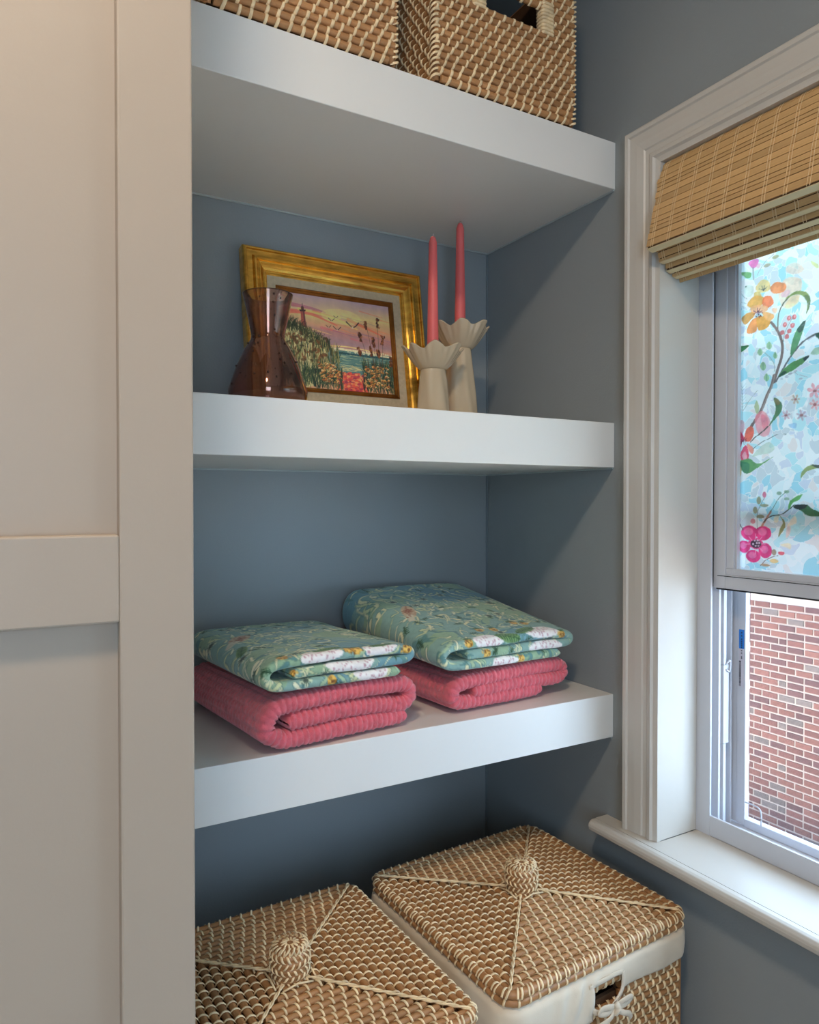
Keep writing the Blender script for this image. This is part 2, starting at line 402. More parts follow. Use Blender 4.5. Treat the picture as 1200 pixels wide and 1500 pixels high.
# insect screen with its frame, sticker and pull tab in the open lower half
both('screen_frame_stile', .1560, .1660, -.5167, -.5470, .785, 1.330, bevel=.0006)
both('screen_frame_stile', .1545, .1660, -.5472, -.5640, .785, 1.330, bevel=.0008)
wbox('screen_frame_rail', (.1545, 2 * YC + .5640, .7822), (.1660, -.5640, .7965), bevel=.0008)
M_mesh = bpy.data.materials.new('insect_mesh'); M_mesh.use_nodes = True
def _im():
    nt = M_mesh.node_tree; N = nt.nodes; L = nt.links; b = N['Principled BSDF']; b.inputs['Base Color'].default_value = (*lin((150, 150, 150)), 1)
    t = N.new('ShaderNodeBsdfTransparent'); mx = N.new('ShaderNodeMixShader'); mx.inputs[0].default_value = 0.12
    L.new(t.outputs[0], mx.inputs[1]); L.new(b.outputs[0], mx.inputs[2]); L.new(mx.outputs[0], N['Material Output'].inputs[0])
_im()
wbox('screen_mesh', (.1600, 2 * YC + .564, .7965), (.1602, -.564, 1.335), mat=M_mesh)
M_blue = material('blue_sticker', (20, 118, 205), 0.4, vary=0.03)
M_stick = material('white_sticker', (205, 203, 212), 0.4, vary=0.03)
M_ink = material('black_ink', (26, 24, 40), 0.5, vary=0.05)
lab = wbox('sticker', (.15405, -.5515, 1.030), (.1545, -.5615, 1.0985), mat=M_stick)
wbox('sticker_band', (.15395, -.5515, 1.0985), (.1545, -.5615, 1.1325), mat=M_blue)
ib = MB(); rs = np.random.RandomState(3)
zz = 1.0765
while zz > 1.032:
    w = rs.choice([.0006, .001, .0016]); ib.box(np.array((.15385, -.5518, zz)) - WO, np.array((.1541, -.5556, zz - w)) - WO); zz -= w + rs.choice([.0005, .0009])
for z in (1.128, 1.1225, 1.1165, 1.1125, 1.109, 1.1055, 1.102):
    ib.box(np.array((.15375, -.5556, z)) - WO, np.array((.1540, -.5578, z - .0022)) - WO)
for z in (1.096, 1.0915, 1.085, 1.0825):
    ib.box(np.array((.15385, -.5556, z)) - WO, np.array((.1541, -.5578, z - .0018)) - WO)
ib.build('sticker_print', M_ink, w1)
MB().tube([np.array(p) - WO for p in smooth_path([(.156, -.5650, .8265), (.156, -.582, .8265), (.156, -.5925, .8235), (.156, -.5955, .815), (.156, -.5955, .797)], 6)], .0013, 8).build('pull_tab', M_vinyl, w1, True)

# ------------------------------------------------------------------ printed window film on the raised sash
FILM = """b 1075,5360,1163,5433,1294,5410,1394,5285,1309,5240,1164,5266 245,200,160 60
b 958,5054,1091,5216,1338,5150,1354,4968,1298,4804,1169,4710,1020,4786 252,220,190 80
b 1004,4958,1078,5024,1167,5002,1109,4905 225,150,180 50
b 1167,4890,1312,4883,1285,4752,1080,4744 250,210,150 70
b 553,5214,664,5301,789,5254,821,5117,712,5087,586,5119 240,205,120 85
b 820,5146,927,5203,1077,5136,1093,5048,1004,5001,852,5038 245,145,85 92
b 522,5120,634,5107,666,4984,555,4981 215,185,105 90
b 326,5213,391,5285,505,5241,506,5110,393,5079 200,220,205 70
s 697,5120,617,5169 8 70,55,50 90
s 697,5120,665,5200 8 70,55,50 90
s 697,5120,712,5195 8 70,55,50 90
s 697,5120,759,5162 8 70,55,50 90
s 697,5120,681,5138 8 70,55,50 90
s 697,5120,728,5155 8 70,55,50 90
b 394,4961,490,5055,602,5057,713,5001,683,4893,556,4865,443,4891 235,175,90 95
b 697,5005,822,5003,884,4874,792,4811,683,4865 238,120,70 92
b 288,4735,395,4814,541,4796,525,4727,364,4623 225,165,90 96
b 389,4522,461,4653,573,4702,590,4567,559,4458,422,4449 245,160,95 96
b 573,4687,668,4710,825,4589,810,4521,717,4469,607,4477 240,170,80 96
b 668,4753,777,4743,885,4676,871,4608,778,4599 246,185,120 96
b 459,4888,588,4901,761,4846,762,4760,621,4764,476,4811 250,185,130 90
b 869,4793,945,4761,916,4697,854,4739 245,160,95 70
s 597,4769,684,4749 12 120,30,70 85
s 597,4769,539,4717 12 120,30,70 85
s 597,4769,586,4858 12 120,30,70 85
s 597,4769,668,4703 12 120,30,70 85
s 597,4769,511,4769 12 120,30,70 85
s 597,4769,638,4835 12 120,30,70 85
s 597,4769,626,4680 12 120,30,70 85
s 597,4769,515,4821 12 120,30,70 85
s 597,4769,675,4789 12 120,30,70 85
e 605,4738 17 12 60,25,50 95
e 573,4716 17 12 60,25,50 95
e 628,4776 17 12 60,25,50 95
e 597,4798 17 12 60,25,50 95
e 645,4715 17 12 60,25,50 95
b 413,5660,502,5686,606,5663,583,5569,503,5540,438,5595 238,125,185 95
s 500,5548,512,5356 34 150,150,150 80
s 878,5670,724,5586,631,5483,581,5403 12 130,110,105 80
e 908,5615 68 34 180,175,120 85
e 759,5522 68 34 190,180,140 85
e 599,5552 38 44 240,170,190 80
b 249,5529,373,5517,471,5476,456,5400,374,5407,308,5469 110,170,100 92
b 1491,5387,1589,5326,1624,5289,1625,5221,1548,5283 220,225,140 85
s 956,4434,959,4589,984,4710,1050,4821,1153,4908,1268,4955 24 90,85,60 92
b 1079,4884,1225,4959,1369,4947,1468,4872,1503,4768,1484,4651,1428,4561,1448,4713,1384,4851,1254,4911 140,160,80 92
b 1384,4851,1468,4858,1503,4768,1484,4651,1428,4561,1455,4712 80,110,70 60
s 840,4557,956,4392,1033,4179,1027,3970,961,3769,894,3567 52 130,110,105 95
s 898,3679,847,3504,769,3356,677,3145,569,2982,488,2878 58 130,110,105 95
s 911,3677,860,3502,782,3354,690,3143 18 190,175,165 60
s 932,3575,1058,3768,1204,3967,1389,4139,1570,4210,1653,4210 34 105,105,110 95
b 1584,4210,1680,4218,1681,4097,1612,4151 40,90,70 95
s 1052,4204,1083,4352,1171,4501,1243,4582 12 90,110,110 90
e 1148,4559 41 44 208,118,122 95
e 1236,4559 41 44 208,118,122 95
e 1078,4470 41 44 208,118,122 95
e 1208,4435 41 44 208,118,122 95
e 1034,4355 41 44 208,118,122 95
e 1154,4355 41 44 208,118,122 95
e 1114,4269 41 44 208,118,122 95
e 1155,4567 15 18 245,180,180 70
e 1243,4568 15 18 245,180,180 70
e 1082,4478 15 18 245,180,180 70
e 1212,4442 15 18 245,180,180 70
b 1175,3951,1202,4175,1288,4366,1429,4473,1360,4241,1276,4051 95,155,105 95
b 1288,4366,1429,4473,1374,4320,1317,4291 60,80,75 80
b 977,3639,1088,3777,1263,3860,1490,3903,1392,3797,1206,3703 85,145,80 95
b 1392,3879,1490,3903,1420,3819 35,50,60 90
b 977,3639,1059,3726,1118,3688 40,75,60 90
b 1503,3928,1572,3996,1654,4008,1655,3901,1559,3898 150,200,160 80
s 704,4098,830,3975,900,3850,908,3742 12 80,110,90 90
b 753,4196,804,4259,857,4177,831,4122,779,4131 140,190,130 85
s 804,4247,805,4127 9 70,130,80 70
b 591,4118,641,4178,692,4100,667,4046,617,4055 140,190,130 85
s 641,4167,642,4051 9 70,130,80 70
b 872,4011,913,4061,955,3996,935,3952,893,3959 140,190,130 85
s 913,4052,914,3955 9 70,130,80 70
b 640,3875,698,3945,756,3856,728,3794,670,3804 140,190,130 85
s 698,3932,699,3799 9 70,130,80 70
b 710,3672,762,3737,815,3656,789,3600,737,3608 140,190,130 85
s 762,3725,763,3604 9 70,130,80 70
b 183,4325,284,4277,440,4262,350,4190,201,4165 45,120,65 95
s 226,5253,310,5129,393,5050 12 40,90,70 85
s 211,5064,377,4973 9 40,90,70 80
e 226,5253 23 16 40,90,70 90
e 367,5269 19 13 40,90,70 90
b 179,4818,288,4738,188,4727 30,70,60 95
s 1536,4546,1605,4531 9 150,150,170 55
s 1510,4488,1549,4399 9 150,150,170 55
s 1515,4435,1485,4462 9 150,150,170 55
s 1537,4422,1467,4512 9 150,150,170 55
s 1616,4554,1571,4524 9 150,150,170 55
s 1471,4702,1491,4633 9 150,150,170 55
s 1603,4360,1669,4402 9 150,150,170 55
s 1442,4711,1494,4749 9 150,150,170 55
s 1598,4577,1589,4510 9 150,150,170 55
s 1431,4417,1367,4398 9 150,150,170 55
s 1578,4604,1519,4696 9 150,150,170 55
s 1465,4445,1465,4457 9 150,150,170 55
s 1457,4726,1517,4631 9 150,150,170 55
s 1580,4515,1642,4510 9 150,150,170 55
s 1089,3637,1236,3670,1322,3622,1465,3567 11 110,110,120 80
e 1119,3618 38 21 150,150,170 70
e 1177,3665 38 21 150,150,170 70
e 1264,3693 38 21 150,150,170 70
e 1352,3556 38 21 150,150,170 70
b 555,3034,677,3120,771,3061,838,2907,813,2714,680,2687,584,2807 238,140,150 80
b 664,3047,771,3012,799,2837,706,2821 235,95,115 70
b 204,2992,290,3010,361,2952,348,2802,263,2770,220,2863 225,170,180 85
b 377,2799,446,2881,529,2849,530,2711,448,2617,364,2649 238,115,95 96
b 185,2700,264,2681,321,2626,265,2490,194,2482 228,110,130 94
b 219,2889,292,2806,363,2686,321,2626,249,2759 230,60,95 95
b 280,2400,350,2548,406,2557,450,2391,409,2254,338,2257 225,80,110 96
b 316,2385,372,2458,415,2367,380,2306 240,200,205 70
b 406,2595,490,2552,539,2486,519,2412,449,2454 238,140,120 90
s 335,2644,399,2640 12 110,20,60 85
s 335,2644,293,2595 12 110,20,60 85
s 335,2644,328,2714 12 110,20,60 85
s 335,2644,387,2600 12 110,20,60 85
s 335,2644,273,2633 12 110,20,60 85
s 335,2644,366,2703 12 110,20,60 85
s 335,2644,357,2577 12 110,20,60 85
s 335,2644,276,2675 12 110,20,60 85
s 335,2644,392,2670 12 110,20,60 85
b 888,3304,979,3275,1044,3177,1019,3059,916,2948,799,2843,890,3000,928,3141 75,125,85 95
b 901,3290,979,3269,1005,3205,941,3188 150,130,90 80
s 799,2850,680,2761,544,2673,476,2609 21 70,60,50 95
s 532,2499,641,2572,774,2631,983,2704,1111,2690 15 45,85,85 90
b 505,2363,668,2527,828,2590,920,2474,803,2396,642,2380 150,185,150 60
b 224,2263,450,2340,547,2273,670,2249,908,2353,711,2228,507,2112,382,2078 90,155,90 94
b 224,2263,437,2266,452,2126,382,2078 40,110,80 70
b 158,2407,253,2261,311,2157,269,2006,161,2009 215,185,125 94
s 326,3006,317,3172,316,3349,300,3643 9 70,110,110 75
s 320,3159,246,3231 8 80,120,120 60
s 320,3159,394,3226 8 80,120,120 60
s 320,3216,245,3288 8 80,120,120 60
s 320,3216,394,3283 8 80,120,120 60
s 319,3273,245,3345 8 80,120,120 60
s 319,3273,394,3340 8 80,120,120 60
s 319,3330,244,3403 8 80,120,120 60
s 319,3330,393,3397 8 80,120,120 60
s 318,3387,244,3460 8 80,120,120 60
s 318,3387,393,3453 8 80,120,120 60
s 318,3444,243,3517 8 80,120,120 60
s 318,3444,392,3510 8 80,120,120 60
s 318,3501,243,3575 8 80,120,120 60
s 318,3501,392,3567 8 80,120,120 60
s 317,3558,243,3632 8 80,120,120 60
s 317,3558,391,3624 8 80,120,120 60
s 332,3158,429,3298,525,3399,606,3475 11 90,110,90 75
b 540,3197,587,3304,636,3174,596,3067 150,170,100 80
b 1582,3334,1671,3337,1708,3295,1660,3279 228,140,150 80
b 1582,3334,1640,3258,1627,3209,1582,3245 228,140,150 80
b 1582,3334,1551,3254,1499,3247,1503,3300 228,140,150 80
b 1582,3334,1492,3330,1453,3373,1503,3389 228,140,150 80
b 1582,3334,1523,3410,1537,3460,1581,3423 228,140,150 80
b 1582,3334,1612,3413,1664,3419,1660,3367 228,140,150 80
e 1582,3334 30 21 150,60,60 85
b 1269,3239,1218,3277,1217,3312,1251,3297 190,160,130 80
b 1269,3239,1272,3297,1303,3311,1310,3276 190,160,130 80
b 1269,3239,1323,3259,1354,3238,1328,3219 190,160,130 80
b 1269,3239,1320,3201,1321,3167,1287,3182 190,160,130 80
b 1269,3239,1266,3182,1236,3167,1228,3202 190,160,130 80
b 1269,3239,1215,3220,1183,3240,1210,3260 190,160,130 80
e 1269,3239 30 21 150,60,60 85
b 1369,2975,1339,2919,1298,2917,1306,2955 200,170,190 80
b 1369,2975,1301,2978,1275,3012,1314,3020 200,170,190 80
b 1369,2975,1331,3034,1346,3069,1377,3039 200,170,190 80
b 1369,2975,1400,3030,1440,3031,1432,2994 200,170,190 80
b 1369,2975,1437,2971,1462,2938,1424,2930 200,170,190 80
b 1369,2975,1407,2916,1392,2881,1362,2910 200,170,190 80
e 1369,2975 30 21 150,60,60 85
b 1109,3001,1159,3030,1193,3015,1170,2990 205,165,180 80
b 1109,3001,1165,2971,1172,2936,1135,2946 205,165,180 80
b 1109,3001,1115,2942,1087,2922,1073,2957 205,165,180 80
b 1109,3001,1058,2973,1023,2988,1046,3013 205,165,180 80
b 1109,3001,1052,3032,1045,3067,1082,3057 205,165,180 80
b 1109,3001,1102,3061,1130,3080,1143,3046 205,165,180 80
e 1109,3001 30 21 150,60,60 85
b 1584,3120,1648,3124,1676,3093,1641,3081 232,150,150 80
b 1584,3120,1626,3066,1616,3029,1584,3055 232,150,150 80
b 1584,3120,1561,3062,1523,3056,1526,3094 232,150,150 80
b 1584,3120,1518,3116,1490,3147,1526,3159 232,150,150 80
b 1584,3120,1541,3175,1551,3211,1583,3185 232,150,150 80
b 1584,3120,1606,3178,1643,3183,1640,3145 232,150,150 80
e 1584,3120 30 21 150,60,60 85
b 1532,2185,1650,2169,1720,2137,1485,2088,1365,1969,1389,2092 135,155,85 92
b 1532,2185,1720,2166,1651,2117 45,55,50 85
b 1160,2853,1284,2865,1273,2771,1173,2804 120,190,235 70
b 181,2134,304,2129,297,2047,236,1973,182,2009 205,180,125 92
e 464,1073 160 127 226,60,130 97
e 449,1093 88 63 238,140,185 70
e 722,1076 147 123 226,60,130 97
e 707,1095 81 61 238,140,185 70
e 368,830 117 106 226,60,130 97
e 352,850 64 53 238,140,185 70
e 539,677 139 106 226,60,130 97
e 524,696 77 53 238,140,185 70
e 760,785 124 129 226,60,130 97
e 745,804 68 65 238,140,185 70
e 584,896 141 97 226,60,130 95
s 672,893,759,898 11 245,190,215 80
s 647,835,709,777 11 245,190,215 80
s 585,808,586,721 11 245,190,215 80
s 522,828,459,762 11 245,190,215 80
s 495,884,405,879 11 245,190,215 80
s 521,943,457,1002 11 245,190,215 80
s 583,970,583,1057 11 245,190,215 80
s 646,949,707,1013 11 245,190,215 80
e 587,889 98 72 55,30,50 95
e 569,942 19 16 235,215,225 95
e 621,951 19 16 235,215,225 95
e 537,886 19 16 235,215,225 95
e 606,903 19 16 235,215,225 95
e 585,855 19 16 235,215,225 95
e 636,858 19 16 235,215,225 95
e 650,906 19 16 235,215,225 95
s 612,1145,608,1313,624,1448,696,1595,739,1662 12 80,85,80 95
e 738,1715 38 52 225,110,140 92
e 637,1622 45 65 155,145,105 90
e 573,1460 45 60 155,145,105 90
e 737,1539 79 31 155,145,105 90
e 669,1348 75 36 155,145,105 90
e 530,1268 49 47 215,130,140 90
s 699,1195,777,1317,855,1437 40 190,120,100 92
s 855,1437,925,1543,993,1654,1130,1770 14 50,110,80 92
e 1000,1739 49 28 110,150,115 85
e 1130,1761 49 28 110,150,115 85
e 1131,1647 49 28 110,150,115 85
s 727,1262,855,1358,1023,1387,1160,1466,1267,1544,1412,1551 20 50,55,50 95
b 1153,1479,1172,1582,1226,1647,1397,1728,1332,1621,1240,1583,1187,1492 95,170,80 94
b 1240,1512,1333,1557,1457,1560,1554,1495,1757,1386,1504,1369,1386,1443 50,100,50 94
b 1240,1512,1333,1557,1457,1560,1451,1507,1347,1481 30,35,35 90
b 1010,1374,1093,1297,1114,1220,1094,1155,992,1021,1018,1165,1066,1258 140,140,85 94
s 675,525,790,640,987,720 15 100,60,60 95
e 1045,760 60 34 215,85,100 95
e 917,768 45 52 165,140,110 90
e 918,623 83 39 235,200,130 92
e 762,545 94 28 190,150,110 92
s 186,1401,203,1291,265,1237,342,1123 21 55,60,60 95
b 912,1346,996,1373,983,1269,913,1267 255,235,190 70
b 1135,1208,1268,1378,1302,1264,1202,1210 255,240,215 85
b 1216,1184,1381,1266,1310,1111 170,230,235 75
b 1135,1182,1202,1197,1190,1081,1123,1000 250,205,195 75
b 1020,898,1191,926,1205,830,1110,857 255,225,170 75"""
def film():
    px = 0.0010; w, h = 560, 680          # canvas: a = -y-0.55, b = z-1.2 in metres
    c = Canvas(w, h, (240, 248, 250))
    q = lambda t: [(t[i] * 1e-4 / px, t[i + 1] * 1e-4 / px) for i in range(0, len(t), 2)]
    hx = lambda s: [int(v) for v in s.split(',')]
    for ln in FILM.strip().split('\n'):
        f = ln.split(' '); P = q([int(v) for v in f[1].split(',')])
        if f[0] == 'b': c.poly(P, hx(f[2]), int(f[3]) / 100, 4)
        elif f[0] == 's': c.stroke(P, max(1.0, float(f[2]) * 1e-4 / px), hx(f[3]), int(f[4]) / 100)
        else: c.ell(P[0][0], P[0][1], float(f[2]) * 1e-4 / px, float(f[3]) * 1e-4 / px, hx(f[4]), int(f[5]) / 100)
    # the print repeats further along the pane (right of the photograph)
    c.c[:, 300:560] = c.c[:, 20:280]; c.a[:, 300:560] = c.a[:, 20:280]
    # watercolour mottling of the print
    X, Y = np.meshgrid(np.arange(w) * .06, np.arange(h) * .06); c.c = np.clip(c.c * (1 + .12 * fbm(X, Y, 4) + .12 * fbm(X * 5, Y * 5, 6))[..., None], 0, 255)
    ys = np.concatenate([np.arange(.5765, .80, .0010), np.arange(.80, -2 * YC - .5765, .004)]); zs = np.arange(1.2446, 1.9205, .00115)
    ia = ((ys - .55) / px).astype(int) % w; iz = np.clip(((zs - 1.2) / px).astype(int), 0, h - 1)
    G = np.zeros((len(zs), len(ys), 3)); G[..., 0] = .1168; G[..., 1] = -ys[None]; G[..., 2] = zs[:, None]
    m = bpy.data.materials.new('printed_film'); m.use_nodes = True; nt = m.node_tree; N = nt.nodes; L = nt.links
    for n in list(N): N.remove(n)
    out = N.new('ShaderNodeOutputMaterial'); at = N.new('ShaderNodeAttribute'); at.attribute_name = 'Col'
    tc = N.new('ShaderNodeTexCoord'); nz = N.new('ShaderNodeTexNoise'); nz.inputs['Scale'].default_value = 14
    mixv = N.new('ShaderNodeMix'); mixv.data_type = 'RGBA'; mixv.inputs['Factor'].default_value = 0.06
    L.new(tc.outputs['Object'], nz.inputs['Vector']); L.new(tc.outputs['Object'], mixv.inputs['A']); L.new(nz.outputs['Color'], mixv.inputs['B'])
    vc = N.new('ShaderNodeTexVoronoi'); vc.inputs['Scale'].default_value = 60; L.new(mixv.outputs['Result'], vc.inputs['Vector'])
    vc.distance = 'MANHATTAN'
    ve = N.new('ShaderNodeTexVoronoi'); ve.inputs['Scale'].default_value = 60; ve.feature = 'F2'; ve.distance = 'MANHATTAN'; L.new(mixv.outputs['Result'], ve.inputs['Vector'])
    gap = N.new('ShaderNodeMath'); gap.operation = 'SUBTRACT'; L.new(ve.outputs['Distance'], gap.inputs[0]); L.new(vc.outputs['Distance'], gap.inputs[1])
    sep = N.new('ShaderNodeSeparateColor'); L.new(vc.outputs['Color'], sep.inputs[0])
    cr = N.new('ShaderNodeValToRGB'); L.new(sep.outputs['Red'], cr.inputs[0]); cr.color_ramp.interpolation = 'CONSTANT'
    stops = [(0, (236, 249, 251)), (.2, (200, 238, 243)), (.36, (216, 227, 232)), (.5, (246, 253, 254)), (.66, (176, 226, 238)), (.78, (222, 230, 242)), (.9, (242, 238, 236))]
    for i, (p, cc) in enumerate(stops):
        e = cr.color_ramp.elements[i] if i < 2 else cr.color_ramp.elements.new(p)
        e.position = p; e.color = (*lin(cc), 1)
    ed = N.new('ShaderNodeMapRange'); ed.inputs[1].default_value = .0; ed.inputs[2].default_value = .09; L.new(gap.outputs[0], ed.inputs[0])
    mxe = N.new('ShaderNodeMix'); mxe.data_type = 'RGBA'; L.new(ed.outputs[0], mxe.inputs['Factor'])
    mxe.inputs['A'].default_value = (*lin((252, 255, 255)), 1); L.new(cr.outputs[0], mxe.inputs['B'])
    mxp = N.new('ShaderNodeMix'); mxp.data_type = 'RGBA'; L.new(at.outputs['Alpha'], mxp.inputs['Factor'])
    L.new(mxe.outputs['Result'], mxp.inputs['A']); L.new(at.outputs['Color'], mxp.inputs['B'])
    tl = N.new('ShaderNodeBsdfTranslucent'); L.new(mxp.outputs['Result'], tl.inputs[0])
    tr = N.new('ShaderNodeBsdfRefraction'); L.new(mxp.outputs['Result'], tr.inputs[0]); tr.inputs['Roughness'].default_value = .30; tr.inputs['IOR'].default_value = 1.25
    bm = N.new('ShaderNodeBump'); bm.inputs['Distance'].default_value = .001; bm.inputs['Strength'].default_value = .6; L.new(ed.outputs[0], bm.inputs['Height'])
    df = N.new('ShaderNodeBsdfPrincipled'); L.new(mxp.outputs['Result'], df.inputs['Base Color']); df.inputs['Roughness'].default_value = .25; L.new(bm.outputs['Normal'], df.inputs['Normal'])
    m1 = N.new('ShaderNodeMixShader'); m1.inputs[0].default_value = FILM_CLEAR; L.new(tl.outputs[0], m1.inputs[1]); L.new(tr.outputs[0], m1.inputs[2])
    m2 = N.new('ShaderNodeMixShader'); m2.inputs[0].default_value = .1; L.new(m1.outputs[0], m2.inputs[1]); L.new(df.outputs[0], m2.inputs[2])
    L.new(m2.outputs[0], out.inputs[0])
    G -= WO
    o = grid_obj('decorative_film', G, m, w1, False, col=linA(c.c[iz][:, ia]), alpha=c.a[iz][:, ia])
    o['label'] = 'translucent film printed with orange and pink flowers on green stems'
FILM_CLEAR = 0.30
film()

# ------------------------------------------------------------------ outside: gravel, brick house opposite
g = box('ground', (0.25, -8, -2.15), (14, 16, -2.06), M_gravel); g['kind'] = 'structure'
house = empty('brick_house', (6.0, 3.0, -2.06), 'red brick house wall seen through the open lower half of the window', 'building')
HO = np.array((6.0, 3.0, -2.06))
BR_L, BR_H, BR_M = 0.183, 0.0721, 0.019
hm = MB().box((.006, -7.9, 0), (.25, 9, 4.6)); hw = hm.build('wall_body', M_mortar, house)
MB().box((.0035, -.63, 0), (.008, 1.08, 2.46)).build('mortar_bed', M_grout, house)
rm = MB()
rm.add([(-.35, -8.2, 4.5), (-.35, 9.3, 4.5), (3.0, 9.3, 6.2), (3.0, -8.2, 6.2), (-.35, -8.2, 4.62), (-.35, 9.3, 4.62), (3.0, 9.3, 6.32), (3.0, -8.2, 6.32)],
       [(0, 1, 2, 3), (7, 6, 5, 4), (0, 4, 5, 1), (1, 5, 6, 2), (2, 6, 7, 3), (3, 7, 4, 0)]); rm.build('roof', M_roof, house)
def bricks():
    rs = np.random.RandomState(11); proto = {}
    def bm_(l):
        if l not in proto:
            b = MB().box((-.006, -l / 2, -(BR_H - BR_M) / 2), (.006, l / 2, (BR_H - BR_M) / 2))
            proto[l] = {k: None for k in M_brick}
            for k in M_brick:
                me = bpy.data.meshes.new('brick'); me.from_pydata([tuple(v) for v in np.concatenate(b.V)], [], b.F); me.materials.append(M_brick[k]); proto[l][k] = me
        return proto[l]
    keys = list(M_brick); n = 0
    full = round(BR_L - BR_M, 4); head = round(BR_L / 2 - BR_M, 4)
    for r in range(34):
        z = (r + .5) * BR_H; y = -.62 + (BR_L / 2 if r % 2 else 0); i = 0
        flem = (r % 6 == 3); y_end = .98 if r < 33 else .9
        while y < y_end and n < 300:
            hd = flem and i % 3 == 1
            l = head if hd else full
            k = 'grey' if hd and rs.rand() < .8 else keys[rs.choice(4, p=[.3, .36, .24, .1])]
            o = bpy.data.objects.new('brick', bm_(l)[k]); COL.objects.link(o); o.parent = house
            o.location = (rs.rand() * .003, y + l / 2, z); o.rotation_euler = ((rs.rand() - .5) * .012, 0, (rs.rand() - .5) * .01)
            y += l + BR_M; i += 1; n += 1
bricks()

# ------------------------------------------------------------------ floating shelves
SZ = {'top': (CEIL, 0)}
def shelf(name_lab, zb, zt):
    o = MB().box((0, -.40, 0), (-SX, 0, zt - zb)).build('floating_shelf', M_shelf, None, False, .0012)
    o.location = (SX, -0.0005, zb)
    o.data.transform(Matrix.Identity(4)); tag(o, name_lab, 'shelf', 'thick white shelves in the niche')
    c = MB().tube([(0.0, -.0015, -.001), (-SX - .002, -.0015, -.001)], .0022, 6).tube([(-SX - .0015, -.0015, -.001), (-SX - .0015, -.398, -.001)], .0022, 6)
    c.build('caulk_bead', M_caulk, o)
    return o
Z1B, Z1T, Z2B, Z2T, Z3B, Z3T = 1.9357, 2.0215, 1.4232, 1.5060, 0.9216, 1.0020
shelf('thick white floating shelf at the top holding two wicker baskets', Z1B, Z1T)
shelf('thick white floating shelf in the middle holding the framed painting and vase', Z2B, Z2T)
shelf('thick white floating shelf at the bottom holding folded towels', Z3B, Z3T)

# ------------------------------------------------------------------ tall cabinet at the left
cb = empty('tall_cabinet', (-1.20, -.75, 0), 'tall cream painted cabinet with recessed panel door at the left', 'cabinet')
def cbox(name, a, b, parent=cb, bevel=0.0, mat=M_cab, off=(-1.20, -.75, 0)):
    return MB().box(np.array(a) - off, np.array(b) - off).build(name, mat, parent, False, bevel)
cbox('carcass', (-1.5, -.745, 0), (SX - .0005, -.0005, 2.5))
XR, XS = SX, -.9125            # right edge of the door, inner edge of its right stile
door = cbox('door', (-1.4965, -.757, .06), (XR - .001, -.7465, 2.48))
def dbox(name, a, b): return cbox(name, a, b, door, .0018)
dbox('stile', (XS, -.770, .06), (XR, -.757, 2.48)); dbox('stile', (-1.497, -.770, .06), (-1.439, -.757, 2.48))
dbox('rail', (-1.439, -.770, 1.2645), (XS, -.757, 1.3340)); dbox('rail', (-1.439, -.770, 2.41), (XS, -.757, 2.48)); dbox('rail', (-1.439, -.770, .06), (XS, -.757, .13))
# ------------------------------------------------------------------ wicker
M_rod = material('rattan_core', (180, 130, 82), 0.4, vary=0.22, vscale=55, rnd=0.16, bump=0.5, bscale=300, bdist=0.0006, stretch=(0.25, 1, 1))
M_rodS = material('rattan_core_joined', (174, 124, 78), 0.4, vary=0.25, vscale=45, bump=0.5, bscale=300, bdist=0.0006)
M_wrap = material('pale_rattan_binding', (240, 214, 170), 0.35, vary=0.22, vscale=60)
M_wrapD = material('brown_rattan_binding', (178, 136, 88), 0.5, vary=0.25, vscale=60)
M_in = material('basket_inside', (96, 66, 42), 0.8, vary=0.2, vscale=40)
def unit_rod():
    th = np.arange(8) * PI / 4; V = [(x, math.cos(a) + dy, math.sin(a) + dz) for x, dy, dz in ((-.5, 0, 0), (-.17, .05, .03), (.17, -.05, .03), (.5, 0, 0)) for a in th]
    F = [tuple(f) for f in grid_faces(4, 8, False, True)] + [tuple(range(8))[::-1], tuple(range(24, 32))]
    m = bpy.data.meshes.new('cane'); m.from_pydata([tuple(v) for v in V], [], F)
    m.polygons.foreach_set('use_smooth', np.array([len(p.vertices) == 4 for p in m.polygons])); m.materials.append(M_rod); return m
ROD = unit_rod()
def cane(parent, O, X, Y, Z, L, r):
    """one straight cane along X, centred on O, as its own part"""
    o = bpy.data.objects.new('cane', ROD); COL.objects.link(o); o.parent = parent
    m = Matrix.Identity(4)
    for i, (ax, sc) in enumerate(((X, L), (Y, r), (Z, r))):
        for k in range(3): m[k][i] = ax[k] * sc
    m.translation = O; o.matrix_basis = m; return o
_A = np.array([-.64, -.47, -.26, 0, .26, .47, .64]); _H = np.array([-.35, .45, .98, 1.16, .98, .45, -.35])
